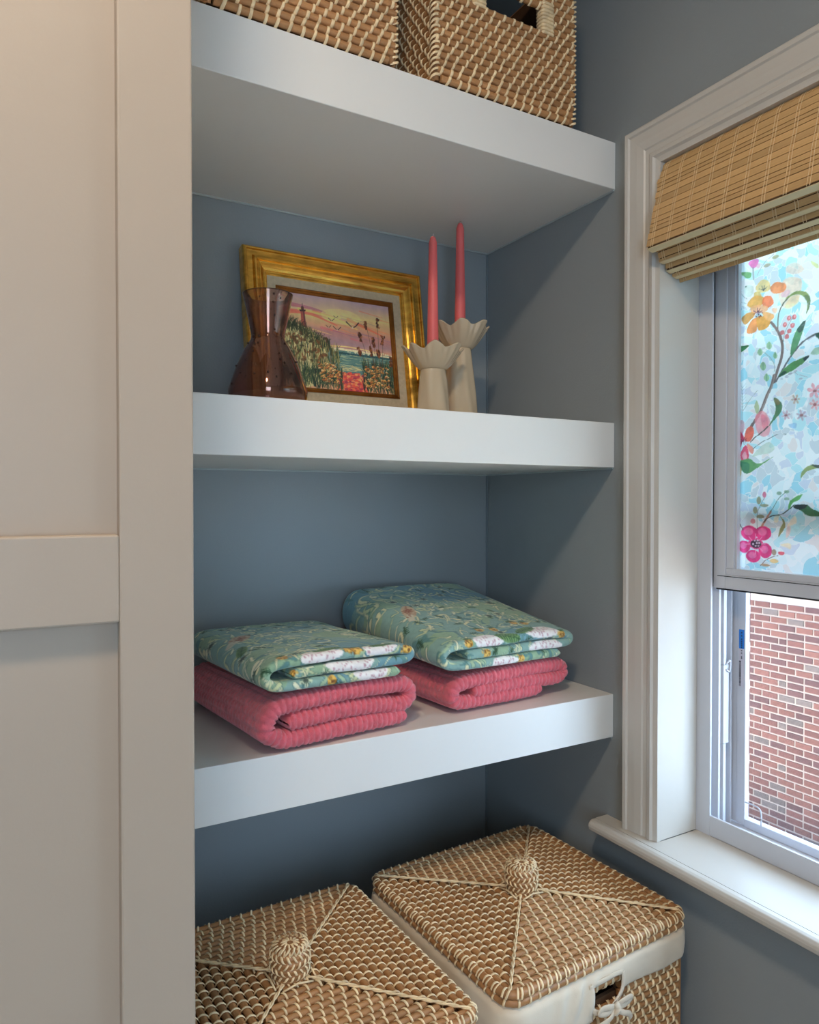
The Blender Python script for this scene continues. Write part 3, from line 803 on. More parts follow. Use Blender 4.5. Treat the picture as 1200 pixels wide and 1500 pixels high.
class Weave:
    """pale strips that bind one cane to the next"""
    def __init__(s): s.V = []; s.rs = np.random.RandomState(5)
    def strip(s, P, Sd, T, N, pitch, r, w=.0024, th=.0011, slant=.26):
        """P (n,3) points on the cane axis; Sd along it, T across, N outwards (all (3,) or (n,3))"""
        P = np.asarray(P, float).reshape(-1, 3); n = len(P)
        if n == 0: return
        bc = lambda v: np.broadcast_to(np.asarray(v, float), (n, 3))[:, None, None]
        a = _A * pitch; h = _H * r
        ww = (w * (1 + .25 * (s.rs.rand(n) - .5)))[:, None, None]; sl = (slant + .25 * (s.rs.rand(n) - .5))[:, None, None]
        cs = np.array([-1, -.62, .62, 1]); ch = np.array([-.25, 1, 1, -.25])
        along = sl * a[None, :, None] + cs[None, None, :] * ww
        across = np.broadcast_to(a[None, :, None], along.shape)
        hh = h[None, :, None] + ch[None, None, :] * th
        s.V.append(P[:, None, None] + along[..., None] * bc(Sd) + across[..., None] * bc(T) + hh[..., None] * bc(N))
    def build(s, name, mat, parent):
        V = np.concatenate(s.V); n, K = V.shape[0], V.shape[1]
        i = np.arange(K - 1)[:, None] * 4 + np.arange(3)[None]
        f = np.stack([i, i + 1, i + 5, i + 4], -1).reshape(-1, 4)
        F = (f[None] + (np.arange(n) * K * 4)[:, None, None]).reshape(-1, 4)
        o = link(name, np_mesh(name, V.reshape(-1, 3), F, True), mat, parent); o['kind'] = 'stuff'; return o
def rsq(h, c, n=6, z=0.0, hy=None):
    """rounded rectangle path, counter-clockwise from the middle of the front side"""
    hy = hy or h; P = [(0, -hy)]
    for cx, cy, a0 in ((h - c, -hy + c, -90), (h - c, hy - c, 0), (-h + c, hy - c, 90), (-h + c, -hy + c, 180)):
        for k in range(n + 1):
            a = math.radians(a0 + 90 * k / n); P.append((cx + c * math.cos(a), cy + c * math.sin(a)))
    P = np.array(P); return np.column_stack([P, np.full(len(P), z)])
def resample(P, step, closed=True):
    Q = np.vstack([P, P[:1]]) if closed else P
    d = np.r_[0, np.cumsum(np.linalg.norm(np.diff(Q, axis=0), axis=1))]; n = max(4, int(d[-1] / step))
    t = np.linspace(0, d[-1], n, endpoint=not closed); R = np.column_stack([np.interp(t, d, Q[:, k]) for k in range(Q.shape[1])])
    return R, t
def face_weave(parent, wv, O, X, T, N, width, rows, pitch, r, step, hole=None, single=True, mb=None, wfun=None, jit=0.0):
    """flat woven side: canes along X stacked along T; binding strips staggered; hole = (x0, x1, row0, row1)"""
    O, X, T, N = map(lambda v: np.asarray(v, float), (O, X, T, N))
    for k in range(rows):
        hw = (wfun(k) if wfun else width) / 2; c = O + T * (k * pitch)
        spans = [(-hw, hw)]
        if hole and hole[2] <= k <= hole[3]: spans = [(-hw, hole[0]), (hole[1], hw)]
        for a, b in spans:
            if b - a < .01: continue
            if single: cane(parent, c + X * (a + b) / 2, X, T, N, b - a, r)
            else: mb.tube([c + X * a, c + X * b], r, 7)
        xs = np.arange(-hw + step * (.35 if k % 2 else .85), hw, step)
        xs = xs + (wv.rs.rand(len(xs)) - .5) * step * .22
        if hole and hole[2] <= k <= hole[3]: xs = xs[(xs < hole[0] - .006) | (xs > hole[1] + .006)]
        wv.strip(c + X * xs[:, None], X, T, N, pitch, r)

M_liner = material('unbleached_cotton', (226, 211, 188), 0.85, vary=0.05, vscale=14, bump=0.5, bscale=900, bdist=0.0004, sheen=0.2)
HR, HP = 0.0052, 0.0124
def hamper(loc, rz, label, bow):
    t = empty('laundry_hamper', loc, label, 'hamper', 'square wicker laundry hampers under the shelves', rz)
    hb, ztop = .180, .668
    # body: hollow walls with a hand hole in front, canes outside
    body = MB()
    hx0, hx1, hz0, hz1 = -.036, .028, .6285, .6560
    f = -hb
    body.box((-hb, f, 0), (hx0, f + .006, ztop)).box((hx1, f, 0), (hb, f + .006, ztop)).box((hx0, f, 0), (hx1, f + .006, hz0)).box((hx0, f, hz1), (hx1, f + .006, ztop))
    body.box((-hb, hb - .006, 0), (hb, hb, ztop)).box((-hb, -hb, 0), (-hb + .006, hb, ztop)).box((hb - .006, -hb, 0), (hb, hb, ztop)).box((-hb, -hb, .004), (hb, hb, .012))
    bo = body.build('body', M_in, t)
    wv = Weave(); rows = int(ztop / HP)
    mb = MB()
    hole = (hx0, hx1, int(hz0 / HP), int((hz1) / HP) - 1)
    face_weave(bo, wv, (0, -hb - .003, HP * .5), (1, 0, 0), (0, 0, 1), (0, -1, 0), 2 * hb - .028, rows, HP, HR, .0165, hole, True)
    for O, X, N in (((hb + .003, 0, HP * .5), (0, 1, 0), (1, 0, 0)), ((-hb - .003, 0, HP * .5), (0, -1, 0), (-1, 0, 0)), ((0, hb + .003, HP * .5), (-1, 0, 0), (0, 1, 0))):
        face_weave(bo, wv, O, X, (0, 0, 1), N, 2 * hb - .028, rows, HP, HR, .0165, None, False, mb)
    for sx in (-1, 1):
        for sy in (-1, 1): mb.tube([(sx * (hb - .0085), sy * (hb - .0085), 0), (sx * (hb - .0085), sy * (hb - .0085), ztop)], .0125, 10)
    mb.build('side_canes', M_rodS, bo, True)['kind'] = 'stuff'
    wv.build('binding', M_wrap, bo)
    # lid: four triangular panels of canes, wrapped rim, corner ridges, knob
    R, zr, rise = .1800, .6960, .008
    lb = MB(); lb.add([(-R, -R, zr - .012), (R, -R, zr - .012), (R, R, zr - .012), (-R, R, zr - .012), (0, 0, zr + rise - .003), (-R, -R, zr - .003), (R, -R, zr - .003), (R, R, zr - .003), (-R, R, zr - .003)],
        [(3, 2, 1, 0), (5, 6, 4), (6, 7, 4), (7, 8, 4), (8, 5, 4), (0, 1, 6, 5), (1, 2, 7, 6), (2, 3, 8, 7), (3, 0, 5, 8)])
    lid = lb.build('lid', M_in, t)
    wl = Weave(); nr = 14
    for q in range(4):
        a = q * PI / 2; T = np.array((math.cos(a), math.sin(a), -rise / R)); T /= np.linalg.norm(T)
        X = np.array((-math.sin(a), math.cos(a), 0)); N = np.cross(T, X); N = N if N[2] > 0 else -N
        p = R / nr
        for k in range(1, nr + 1):
            tt = (k - .45) * p; c = np.array((0, 0, zr + rise)) + T * tt
            cane(lid, c, X, T, N, 2 * tt - .002, HR)
            xs = np.arange(-tt + (.010 if k % 2 else .0185), tt - .004, .0165); xs = xs + (wl.rs.rand(len(xs)) - .5) * .003
            if len(xs): wl.strip(c + X * xs[:, None], X, T, N, p, HR, w=.0015, slant=.3 if q % 2 else -.3)
        # ridge: two thin strands twisted along the corner line
        d = np.array((math.cos(a + PI / 4), math.sin(a + PI / 4), 0)); e = np.array((-d[1], d[0], 0)); br = MB(); Lr = R * 1.40
        for ph in (0, PI):
            tt = np.linspace(.02, 1, 46); Q = [d * Lr * u + e * .0016 * math.sin(u * 46 + ph) + np.array((0, 0, zr + rise * (1 - u) + HR + .0012 + .0010 * math.cos(u * 46 + ph))) for u in tt]
            br.tube(Q, .0014, 6)
        br.build('ridge_strand', M_wrap, lid, True)
    rimp = rsq(R + .005, .022, 6)
    rpath, _ = resample(rimp, .008)
    for z in (zr + .0005, zr - .0105):
        MB().tube(rpath + (0, 0, z), .0062, 9, closed=True).build('rim_cane', M_rodS, lid, True)
    rp, _ = resample(rimp, .0168); tang = np.roll(rp, -1, 0) - np.roll(rp, 1, 0); tang /= np.linalg.norm(tang, axis=1)[:, None]
    outw = np.cross(tang, (0, 0, 1))
    wl.strip(rp + (0, 0, zr - .0105), tang, np.array((0, 0, 1)), outw, .0110, .0062, w=.0016)
    wl.strip(rp + (0, 0, zr + .0005) + tang * .004, tang, np.array((0, 0, 1)), outw, .0125, .0062, w=.0016)
    wl.strip(rp + (0, 0, zr + .0005), tang, -outw, np.broadcast_to((0, 0, 1), outw.shape), .0125, .0062, w=.0016)
    wl.build('binding', M_wrap, lid)
    # knob
    def coil(zs):
        P = []
        for i, z in enumerate(zs):
            u = i / (len(zs) - 1); rr = .0225 + .0042 * math.sin(PI * .5 * min(1, u * 1.5)) - .0022 * max(0, (u - .75) / .25) ** 2
            P.append((rr + .0013 * abs(math.sin(z / .0085 * PI)) - .001, z))
        return P
    kz0 = zr + rise; zs = np.linspace(kz0 - .002, kz0 + .0435, 42)
    P = [(.0005, kz0 - .002)] + coil(zs) + [(.0205, kz0 + .0460), (.0165, kz0 + .0475), (.009, kz0 + .0488), (.0005, kz0 + .0490)]
    kn = lathe('knob', P, M_rodS, lid, 40)
    wk = Weave()
    for k in range(6):
        z = kz0 + .0042 + k * .0085; th = np.arange(19) * 2 * PI / 19 + (.165 if k % 2 else 0)
        u = (z - kz0) / .0435; rr = .0225 + .0042 * math.sin(PI * .5 * min(1, u * 1.5)) - .0022 * max(0, (u - .75) / .25) ** 2 - .0035
        N = np.column_stack([np.cos(th), np.sin(th), 0 * th]); X = np.column_stack([-np.sin(th), np.cos(th), 0 * th])
        wk.strip(N * rr + (0, 0, z), X, np.array((0, 0, 1.)), N, .0088, .0044, w=.0017, slant=.6 if k % 2 else -.6)
    for rr, n_, z in ((.0185, 19, .0462), (.0085, 12, .0490)):
        th = np.arange(n_) * 2 * PI / n_; N = np.column_stack([np.cos(th) * .25, np.sin(th) * .25, 0 * th + .97]); X = np.column_stack([-np.sin(th), np.cos(th), 0 * th]); T = np.column_stack([np.cos(th), np.sin(th), 0 * th - .25])
        wk.strip(np.column_stack([np.cos(th) * rr, np.sin(th) * rr, 0 * th + kz0 + z - .004]), X, T, N, .0105, .0040, w=.0014, slant=.15)
    wk.build('knob_binding', M_wrap, lid)
    cr = MB()
    for k in range(4):
        a = k * PI / 2; c0 = np.array((math.cos(a), math.sin(a), 0)) * .029; e = np.array((-math.sin(a), math.cos(a), 0))
        cr.tube([c0 - e * .022 + (0, 0, kz0 - .001 + HR), c0 * 1.0 + (0, 0, kz0 + .003 + HR), c0 + e * .022 + (0, 0, kz0 - .001 + HR)], .0014, 6)
    cr.build('knob_collar', M_wrap, lid, True)
    # cotton liner folded over the rim
    hl = .190; lp, s = resample(rsq(hl, .028, 8), .0045); npt = len(lp); nv = 18
    tg = np.roll(lp, -1, 0) - np.roll(lp, 1, 0); tg /= np.linalg.norm(tg, axis=1)[:, None]; ow = np.cross(tg, (0, 0, 1))
    front = lp[:, 1] < -hl + .03; x = lp[:, 0]
    sm = 1 / (1 + np.exp(-(x + .002) / .012))
    hem = np.where(front, (.612 * (1 - sm) + .636 * sm) if bow else .62, .622) + .0025 * np.sin(s * 37) + np.where(front, np.where(x > .05, .0, 0), 0)
    v = np.linspace(0, 1, nv)[:, None]
    z = .6835 + (hem[None] - .6835) * v
    rs = np.random.RandomState(2 if bow else 9)
    wr = .0022 * fbm(s[None] * 55 + 0 * v, v * 3 + 0 * s[None], 3 if bow else 8) * np.minimum(1, v * 3)
    if bow:   # gathers run towards the tie
        g = np.exp(-((x + .06) / .045) ** 2) * front; wr = wr + .0035 * g[None] * np.sin((x[None] * 190 + v * 5)) * np.sin(PI * np.clip(v, 0, 1) ** .7) + .004 * g[None] * v
    off = -.014 * (1 - np.minimum(1, v * 5)) ** 2 + .003 * np.sin(PI * v) + wr + .0015
    G = lp[None] + ow[None] * off[..., None]; G = np.concatenate([G[..., :2], z[..., None]], -1)
    F = grid_faces(nv, npt, False, True)
    if bow:
        cz = z.ravel()[F].mean(1); cx = G[..., 0].ravel()[F].mean(1); cy = G[..., 1].ravel()[F].mean(1)
        keep = ~((cy < -.17) & (cx > -.038) & (cx < .027) & (cz < .6635))
        F = F[keep]
    lo = link('liner', np_mesh('liner', G.reshape(-1, 3), F, True), M_liner, t)
    md = lo.modifiers.new('thick', 'SOLIDIFY'); md.thickness = .0016; md.offset = 1
    if bow:
        y = -hl - .004; b = MB()
        b.tube(smooth_path([(-.0395, y, .667), (-.0400, y, .650), (-.0385, y - .001, .634), (-.030, y - .003, .6255), (-.012, y - .004, .6245), (0, y - .006, .626)], 6), .0040, 8, .4, up=(0, 1, 0))
        b.tube(smooth_path([(.0275, y, .6645), (.0285, y, .652), (.025, y - .001, .640), (.014, y - .003, .631), (0, y - .006, .627)], 6), .0040, 8, .4, up=(0, 1, 0))
        b.tube(smooth_path([(-.0395, y, .6650), (-.01, y - .0005, .6655), (.012, y - .0005, .6660), (.0275, y, .6640)], 6), .0042, 8, .30, up=(0, 1, 0))
        b.build('hole_hem', M_liner, lo, True)
        k = MB()
        k.tube(smooth_path([(0, y - .010, .633), (.0015, y - .0125, .629), (.0010, y - .0125, .622), (0, y - .010, .618)], 6), .0056, 8, .75)
        k.tube(smooth_path([(0, y - .008, .626), (.012, y - .014, .634), (.028, y - .013, .633), (.030, y - .011, .627), (.016, y - .011, .624), (0, y - .008, .6255)], 6), .0046, 8, .32, up=(0, 1, 0))
        k.tube(smooth_path([(0, y - .008, .626), (-.013, y - .013, .633), (-.027, y - .011, .6345), (-.032, y - .010, .629), (-.018, y - .011, .6245), (0, y - .008, .6255)], 6), .0046, 8, .32, up=(0, 1, 0))
        k.tube(smooth_path([(0, y - .009, .624), (.014, y - .013, .615), (.028, y - .011, .607), (.036, y - .008, .596)], 6), .0042, 8, .30, up=(0, 1, 0))
        k.tube(smooth_path([(0, y - .009, .624), (-.012, y - .012, .616), (-.032, y - .009, .610), (-.055, y - .006, .607)], 6), .0042, 8, .30, up=(0, 1, 0))
        k.build('bow', M_liner, lo, True)
        inner = MB().add([(-.17, .05, .3), (.02, -.02, .3), (.02, -.03, .66), (-.17, .04, .66), (.02, -.02, .3), (.16, .10, .3), (.16, .10, .66), (.02, -.03, .66)], [(0, 1, 2, 3), (4, 5, 6, 7)])
        inner.build('liner_inside', M_liner, lo)
    return t
hamper((-.2314, -.4200, 0), math.radians(3.0), 'square wicker hamper with tied cotton liner right by the window wall', True)
hamper((-.6490, -.4380, 0), math.radians(1.6), 'square wicker hamper standing beside the tall cream cabinet', False)

# ------------------------------------------------------------------ two wicker baskets on the top shelf
def basket(loc, wid, label, rz=0.0):
    t = empty('storage_basket', loc, label, 'basket', 'open wicker baskets on the top shelf', rz)
    D, H, r, p = .33, .285, .0056, .0121; rows = 23; hw = wid / 2
    fl = .018                                     # slight flare of the right side towards the rim
    body = MB(); hx0, hx1 = -.052, .075; hz0, hz1 = .148, .192
    body.box((-hw, 0, .004), (hx0, .006, H)).box((hx1, 0, .004), (hw, .006, H)).box((hx0, 0, .004), (hx1, .006, hz0)).box((hx0, 0, hz1), (hx1, .006, H))
    body.box((-hw, D - .006, .004), (hw, D, H)).box((-hw, 0, .004), (-hw + .006, D, H)).box((hw - .006, 0, .004), (hw, D, H)).box((-hw, 0, .002), (hw, D, .010))
    bo = body.build('body', M_in, t)
    wv = Weave(); mb = MB()
    hole = (hx0, hx1, int(hz0 / p), int(hz1 / p) - 1)
    def wf(k): u = k / rows; return wid + .010 * math.sin(PI * min(1, .15 + u)) - ((.022, .008, .002)[k] if k < 3 else 0)
    face_weave(bo, wv, (0, -.002, .0065), (1, 0, 0), (0, 0, 1), (0, -1, 0), wid, rows, p, r, .0185, hole, True, None, wf)
    face_weave(bo, wv, (-hw - .002, D / 2, .0065), (0, -1, 0), (0, 0, 1), (-1, 0, 0), D, rows, p, r, .0185, None, True)
    face_weave(bo, wv, (hw + .002, D / 2, .0065), (0, 1, 0), (0, 0, 1), (1, 0, 0), D, rows, p, r, .0185, None, False, mb)
    face_weave(bo, wv, (0, D + .002, .0065), (-1, 0, 0), (0, 0, 1), (0, 1, 0), wid, rows, p, r, .0185, None, False, mb)
    mb.build('side_canes', M_rodS, bo, True)['kind'] = 'stuff'
    # chevron binding up the corners
    for sx in (-1, 1):
        for ny, N in ((-.0, np.array((sx * .7, -.7, 0))),):
            zz = np.arange(.006, H - .01, .0085); c = np.column_stack([0 * zz + sx * (hw + .001), 0 * zz + .000, zz])
            wv.strip(c, np.array((0, 0, 1.)), np.array((.7, .7 * sx, 0)), N, .0145 if sx < 0 else .0085, .0072, w=.0021, slant=.55)
    cp = MB()
    for sx in (-1, 1): cp.tube([(sx * (hw - .001), .002, .003), (sx * (hw - .001), .002, H)], .0066, 8)
    cp.build('corner_post', M_rodS, bo, True)
    wv.build('binding', M_wrap, bo)
    rp, _ = resample(rsq(hw + .002, .02, 5, 0, D / 2 + .002), .01)
    MB().tube(rp + (0, D / 2, H), .0075, 8, closed=True).build('rim', M_rodS, bo, True)
    for hx in (hx0, hx1):                         # whipping at both ends of the hand hole
        sg = -1 if hx == hx0 else 1; m = MB()
        for k in range(9):
            m.tube(rsq(.0115, .004, 3, 0, .0085) * (1, 1, 0) + (hx + sg * .008, 0.0, hz0 - .006 + k * .0062), .0030, 6, closed=True)
        m.build('handle_wrap', M_wrap, bo, True)
basket((-.249, -.398, Z1T + .0016), .282, 'open wicker basket nearest the window on the top shelf, hand hole in view')
basket((-.608, -.398, Z1T + .0016), .282, 'open wicker basket nearest the cabinet on the top shelf, cut by the picture edge')

# ------------------------------------------------------------------ framed beach painting leaning on the niche wall
M_gold = material('antique_gold_leaf', (236, 184, 84), 0.26, metal=0.92, vary=0.34, vscale=26, bump=0.3, bscale=140, bdist=0.0006, stretch=(1, 1, 3))
M_linen = material('linen_liner', (196, 178, 146), 0.85, vary=0.10, vscale=160, bump=0.5, bscale=900, bdist=0.0004)
M_fillet = material('bronze_gilt_fillet', (150, 98, 44), 0.4, metal=0.8, vary=0.3, vscale=40)
M_paint = material('oil_paint', (255, 255, 255), 0.4, attr='Col', bump=0.6, bscale=420, bdist=0.0006)
M_back = material('dark_backing', (58, 44, 30), 0.8, vary=0.1)
def mitred(name, w, h, prof, mat, parent):
    """four mitred lengths of moulding; prof = (distance in from the outer edge, height towards the viewer)"""
    n = len(prof)
    cs = [(-w / 2, 0), (w / 2, 0), (w / 2, h), (-w / 2, h)]; ins = [(1, 1), (-1, 1), (-1, -1), (1, -1)]
    for i in range(4):
        j = (i + 1) % 4; V = []
        for c, s_ in ((cs[i], ins[i]), (cs[j], ins[j])):
            V += [(c[0] + s_[0] * d, -hh, c[1] + s_[1] * d) for d, hh in prof]
        F = [(k, k + 1, n + k + 1, n + k) for k in range(n - 1)] + [tuple(range(n))[::-1], tuple(range(n, 2 * n))]
        from_py(name, V, F, mat, parent)
def painting_canvas():
    w, h = 384, 310; c = Canvas(w, h, (186, 160, 178)); rs = np.random.RandomState(21)
    X, Y = np.meshgrid(np.arange(w) / w, np.arange(h) / h)
    def band(v, *st):
        ys = [s_[0] for s_ in st]; return np.stack([np.interp(v, ys, [s_[1][k] for s_ in st]) for k in range(3)], -1)
    V = Y + .10 * (X - .5) * 0 + .05 * fbm(X * 7, Y * 16, 5)
    c.c[:] = band(V, (0, (186, 162, 184)), (.10, (208, 180, 168)), (.20, (226, 206, 150)), (.30, (216, 168, 140)), (.38, (184, 136, 140)), (.48, (166, 138, 156)), (.54, (190, 150, 150)), (.58, (214, 170, 140)))
    for k in range(26):      # cloud streaks, sloping down to the right
        x, y = rs.rand() * w, (.06 + rs.rand() * .4) * h; L = 40 + rs.rand() * 110
        col = [(232, 120, 104), (206, 104, 128), (240, 214, 138), (150, 116, 160), (228, 150, 110)][rs.randint(5)]
        c.stroke([(x - L / 2, y - L * .06), (x, y + rs.rand() * 3), (x + L / 2, y + L * .09)], 3 + rs.rand() * 7, col, .5, 1.5)
    c.stroke([(30, 62), (100, 64), (190, 92)], 16, (232, 112, 104), .75, 3); c.stroke([(40, 40), (100, 44), (150, 52)], 14, (190, 110, 140), .7, 4)
    c.stroke([(60, 52), (170, 66), (260, 96)], 9, (242, 212, 130), .8, 4); c.stroke([(230, 66), (300, 90), (352, 108)], 12, (232, 120, 92), .7, 4)
    c.ell(205, 60, 70, 26, (240, 226, 160), .5)
    # sea
    c.poly([(150, 172), (384, 176), (384, 262), (150, 262)], (96, 140, 146))
    for k in range(150):
        x = 150 + rs.rand() * 234; y = 176 + rs.rand() * 72; col = [(70, 118, 130), (136, 172, 168), (186, 204, 178), (60, 104, 122), (206, 214, 170)][rs.randint(5)]
        c.stroke([(x - 14, y), (x, y + 1.5), (x + 16, y + .5)], 2.2, col, .7, 1)
    c.stroke([(160, 163), (230, 160), (340, 170)], 5, (238, 214, 150), .9, 3); c.stroke([(150, 170), (260, 172), (384, 182)], 8, (226, 222, 196), .9, 6)
    for k in range(70): c.ell(150 + rs.rand() * 234, 168 + rs.rand() * 12, 3, 1.6, (244, 236, 214), .9)
    for k in range(110): x = 150 + k * 2.1; c.ell(x, 181 + 4 * (x - 150) / 234 + rs.rand() * 3, 3.4, 2.4, (44, 88, 104), .9)
    for k in range(40): x = 160 + rs.rand() * 90; c.stroke([(x, 222 + rs.rand() * 20), (x + 26, 224 + rs.rand() * 20)], 3, (214, 206, 160), .6, 1)
    # dune on the left with the lighthouse
    c.poly([(66, 56), (78, 55), (84, 130), (66, 130)], (176, 92, 84)); c.poly([(74, 56), (79, 55), (84, 130), (76, 130)], (122, 70, 76))
    c.poly([(62, 54), (84, 52), (82, 58), (64, 60)], (74, 52, 56)); c.poly([(69, 42), (77, 42), (78, 53), (68, 53)], (96, 60, 58)); c.stroke([(73, 32), (73, 44)], 2, (60, 44, 44), 1)
    c.poly([(0, 104), (40, 100), (80, 112), (116, 128), (150, 158), (160, 186), (190, 236), (200, 262), (0, 310)], (206, 200, 158), 1, 4)
    c.poly([(152, 172), (176, 200), (200, 250), (170, 262), (150, 220)], (104, 140, 146), .85, 4)
    for k in range(300):
        x = rs.rand() * 158; top = 96 + max(0, x - 40) * .5; y = top + rs.rand() * 24 - 4
        c.stroke([(x, y + 12), (x + rs.randn() * 3, y), (x + rs.randn() * 7 + 2, y - 10 - rs.rand() * 10)], 2.2, [(46, 62, 44), (62, 74, 48), (36, 50, 44), (90, 84, 58)][rs.randint(4)], .85, .8)
    for k in range(520):
        x = rs.rand() ** .8 * 190; y = 150 + rs.rand() * 150 + max(0, x - 90) * .35
        if y > 306: continue
        L = 14 + rs.rand() * 36; b = rs.randn() * 7
        col = [(54, 74, 52), (88, 104, 66), (150, 146, 98), (40, 62, 58), (190, 176, 124), (120, 78, 52)][rs.choice(6, p=[.24, .22, .18, .18, .1, .08])]
        c.stroke([(x, y), (x + b * .4, y - L * .6), (x + b, y - L)], 2.4, col, .85, .8)
    for k in range(60):
        x = rs.rand() * 150; y = 130 + rs.rand() * 90; c.ell(x, y, 5 + rs.rand() * 5, 2.5 + rs.rand() * 3, [(130, 78, 50), (96, 64, 44), (64, 58, 40)][rs.randint(3)], .7, rs.rand() * 3)
    # path of blossom
    c.poly([(176, 256), (240, 250), (262, 262), (284, 310), (200, 310)], (206, 96, 86), 1, 4)
    for k in range(260):
        x = 178 + rs.rand() * 100; y = 248 + rs.rand() * 60; c.ell(x, y, 4 + rs.rand() * 4, 2 + rs.rand() * 2, [(232, 120, 92), (198, 70, 96), (240, 168, 118), (160, 60, 96), (222, 90, 80)][rs.randint(5)], .85)
    # undergrowth at the bottom corners
    for k in range(900):
        left = rs.rand() < .5
        x = rs.rand() * 196 if left else 270 + rs.rand() * 114; y = 250 + rs.rand() * 60 if left else 215 + rs.rand() * 95
        L = 8 + rs.rand() * 26; b = rs.randn() * 5
        c.stroke([(x, y), (x + b * .4, y - L * .6), (x + b, y - L)], 2.6, [(34, 58, 54), (44, 76, 60), (60, 92, 72), (28, 44, 50), (84, 96, 60)][rs.randint(5)], .8, 1)
    for k in range(210):
        if rs.rand() < .5: x, y = 118 + rs.rand() * 70, 222 + rs.rand() * 62
        else: x, y = 276 + rs.rand() * 90, 216 + rs.rand() * 74
        c.ell(x, y, 4.2, 3.4, [(206, 150, 84), (224, 182, 120), (188, 112, 66), (232, 206, 160)][rs.randint(4)], .9); c.ell(x + 1, y + 2, 2.6, 1.8, (90, 66, 52), .8)
    # reeds on the right
    for x0, y0, x1, y1 in ((300, 250, 268, 104), (318, 250, 292, 62), (330, 240, 336, 50), (316, 260, 318, 118), (340, 250, 352, 108), (322, 262, 304, 150), (334, 262, 334, 160), (300, 262, 262, 158), (372, 262, 378, 180)):
        c.stroke([(x0, y0), ((x0 + x1) / 2 + 2, (y0 + y1) / 2), (x1, y1)], 2.0, (96, 84, 74), .9, 1.0)
        for k in range(16):
            a = rs.rand(); c.ell(x1 + (x0 - x1) * a * .12 + rs.randn() * 2.5, y1 + a * 30, 3.2, 5.0, [(96, 56, 42), (130, 76, 52), (70, 44, 38), (160, 104, 70)][rs.randint(4)], .8, rs.randn() * .4)
    for x, y, sc in ((244, 88, 1.5), (170, 76, .7), (188, 104, .9), (158, 100, .6), (186, 64, .5)):
        c.stroke([(x - 14 * sc, y - 9 * sc), (x - 5 * sc, y - 1 * sc), (x, y + 3 * sc)], 3 * sc, (70, 50, 56), .95, 2); c.stroke([(x, y + 3 * sc), (x + 8 * sc, y - 2 * sc), (x + 15 * sc, y - 10 * sc)], 2 * sc, (70, 50, 56), .95, 3 * sc)
        c.ell(x, y + 3 * sc, 3 * sc, 2 * sc, (226, 212, 200), .9)
    c.c = np.clip(c.c * (1 + .05 * fbm(X * 60, Y * 60, 9))[..., None], 0, 255); return c
def picture_build():
    W_, H_ = .390, .342
    t = empty('framed_painting', (-.3935, -.0650, Z2T + .0018), 'gold framed oil painting of a lighthouse beach at sunset leaning on the wall', 'painting', rx=math.radians(-8.9))
    mp = [(.004, -.011), (0, -.008), (0, .012), (.0015, .0165), (.004, .0185), (.0065, .0178), (.008, .0150), (.0105, .0143), (.018, .0150), (.0195, .0175), (.0215, .0205), (.0245, .0212),
          (.0265, .0190), (.0275, .0170), (.0290, .0178), (.0305, .0190), (.0325, .0185), (.0350, .0150), (.0385, .0118), (.0425, .0098), (.0445, .0104), (.0460, .0090), (.0475, .0045), (.049, .0040), (.049, -.006)]
    mitred('moulding', W_, H_, mp, M_gold, t)
    for nm, d0, pr, mt in (('linen_slip', .049, [(0, -.004), (0, .0035), (.0172, .0020), (.0172, -.004)], M_linen),
                           ('fillet', .0662, [(0, -.004), (0, .0040), (.0025, .0062), (.0045, .0042), (.0060, .0048), (.0085, .0022), (.0095, .0004), (.0095, -.004)], M_fillet)):
        n0 = len(bpy.data.objects); before = set(bpy.data.objects)
        mitred(nm, W_ - 2 * d0, H_ - 2 * d0, pr, mt, t)
        for o in set(bpy.data.objects) - before: o.location.z = d0
    box('back_board', (-W_ / 2 + .004, .004, .004), (W_ / 2 - .004, .0105, H_ - .004), M_back, t)
    c = painting_canvas(); pw, ph = W_ - 2 * .0750, H_ - 2 * .0750
    h, w = c.c.shape[:2]; X, Z = np.meshgrid(np.linspace(-pw / 2, pw / 2, w), np.linspace(H_ / 2 + ph / 2, H_ / 2 - ph / 2, h))
    G = np.stack([X, 0 * X + .0005, Z], -1); grid_obj('canvas', G, M_paint, t, False, col=linA(c.c * (1.13, 1.09, .99)), flip=True)
picture_build()

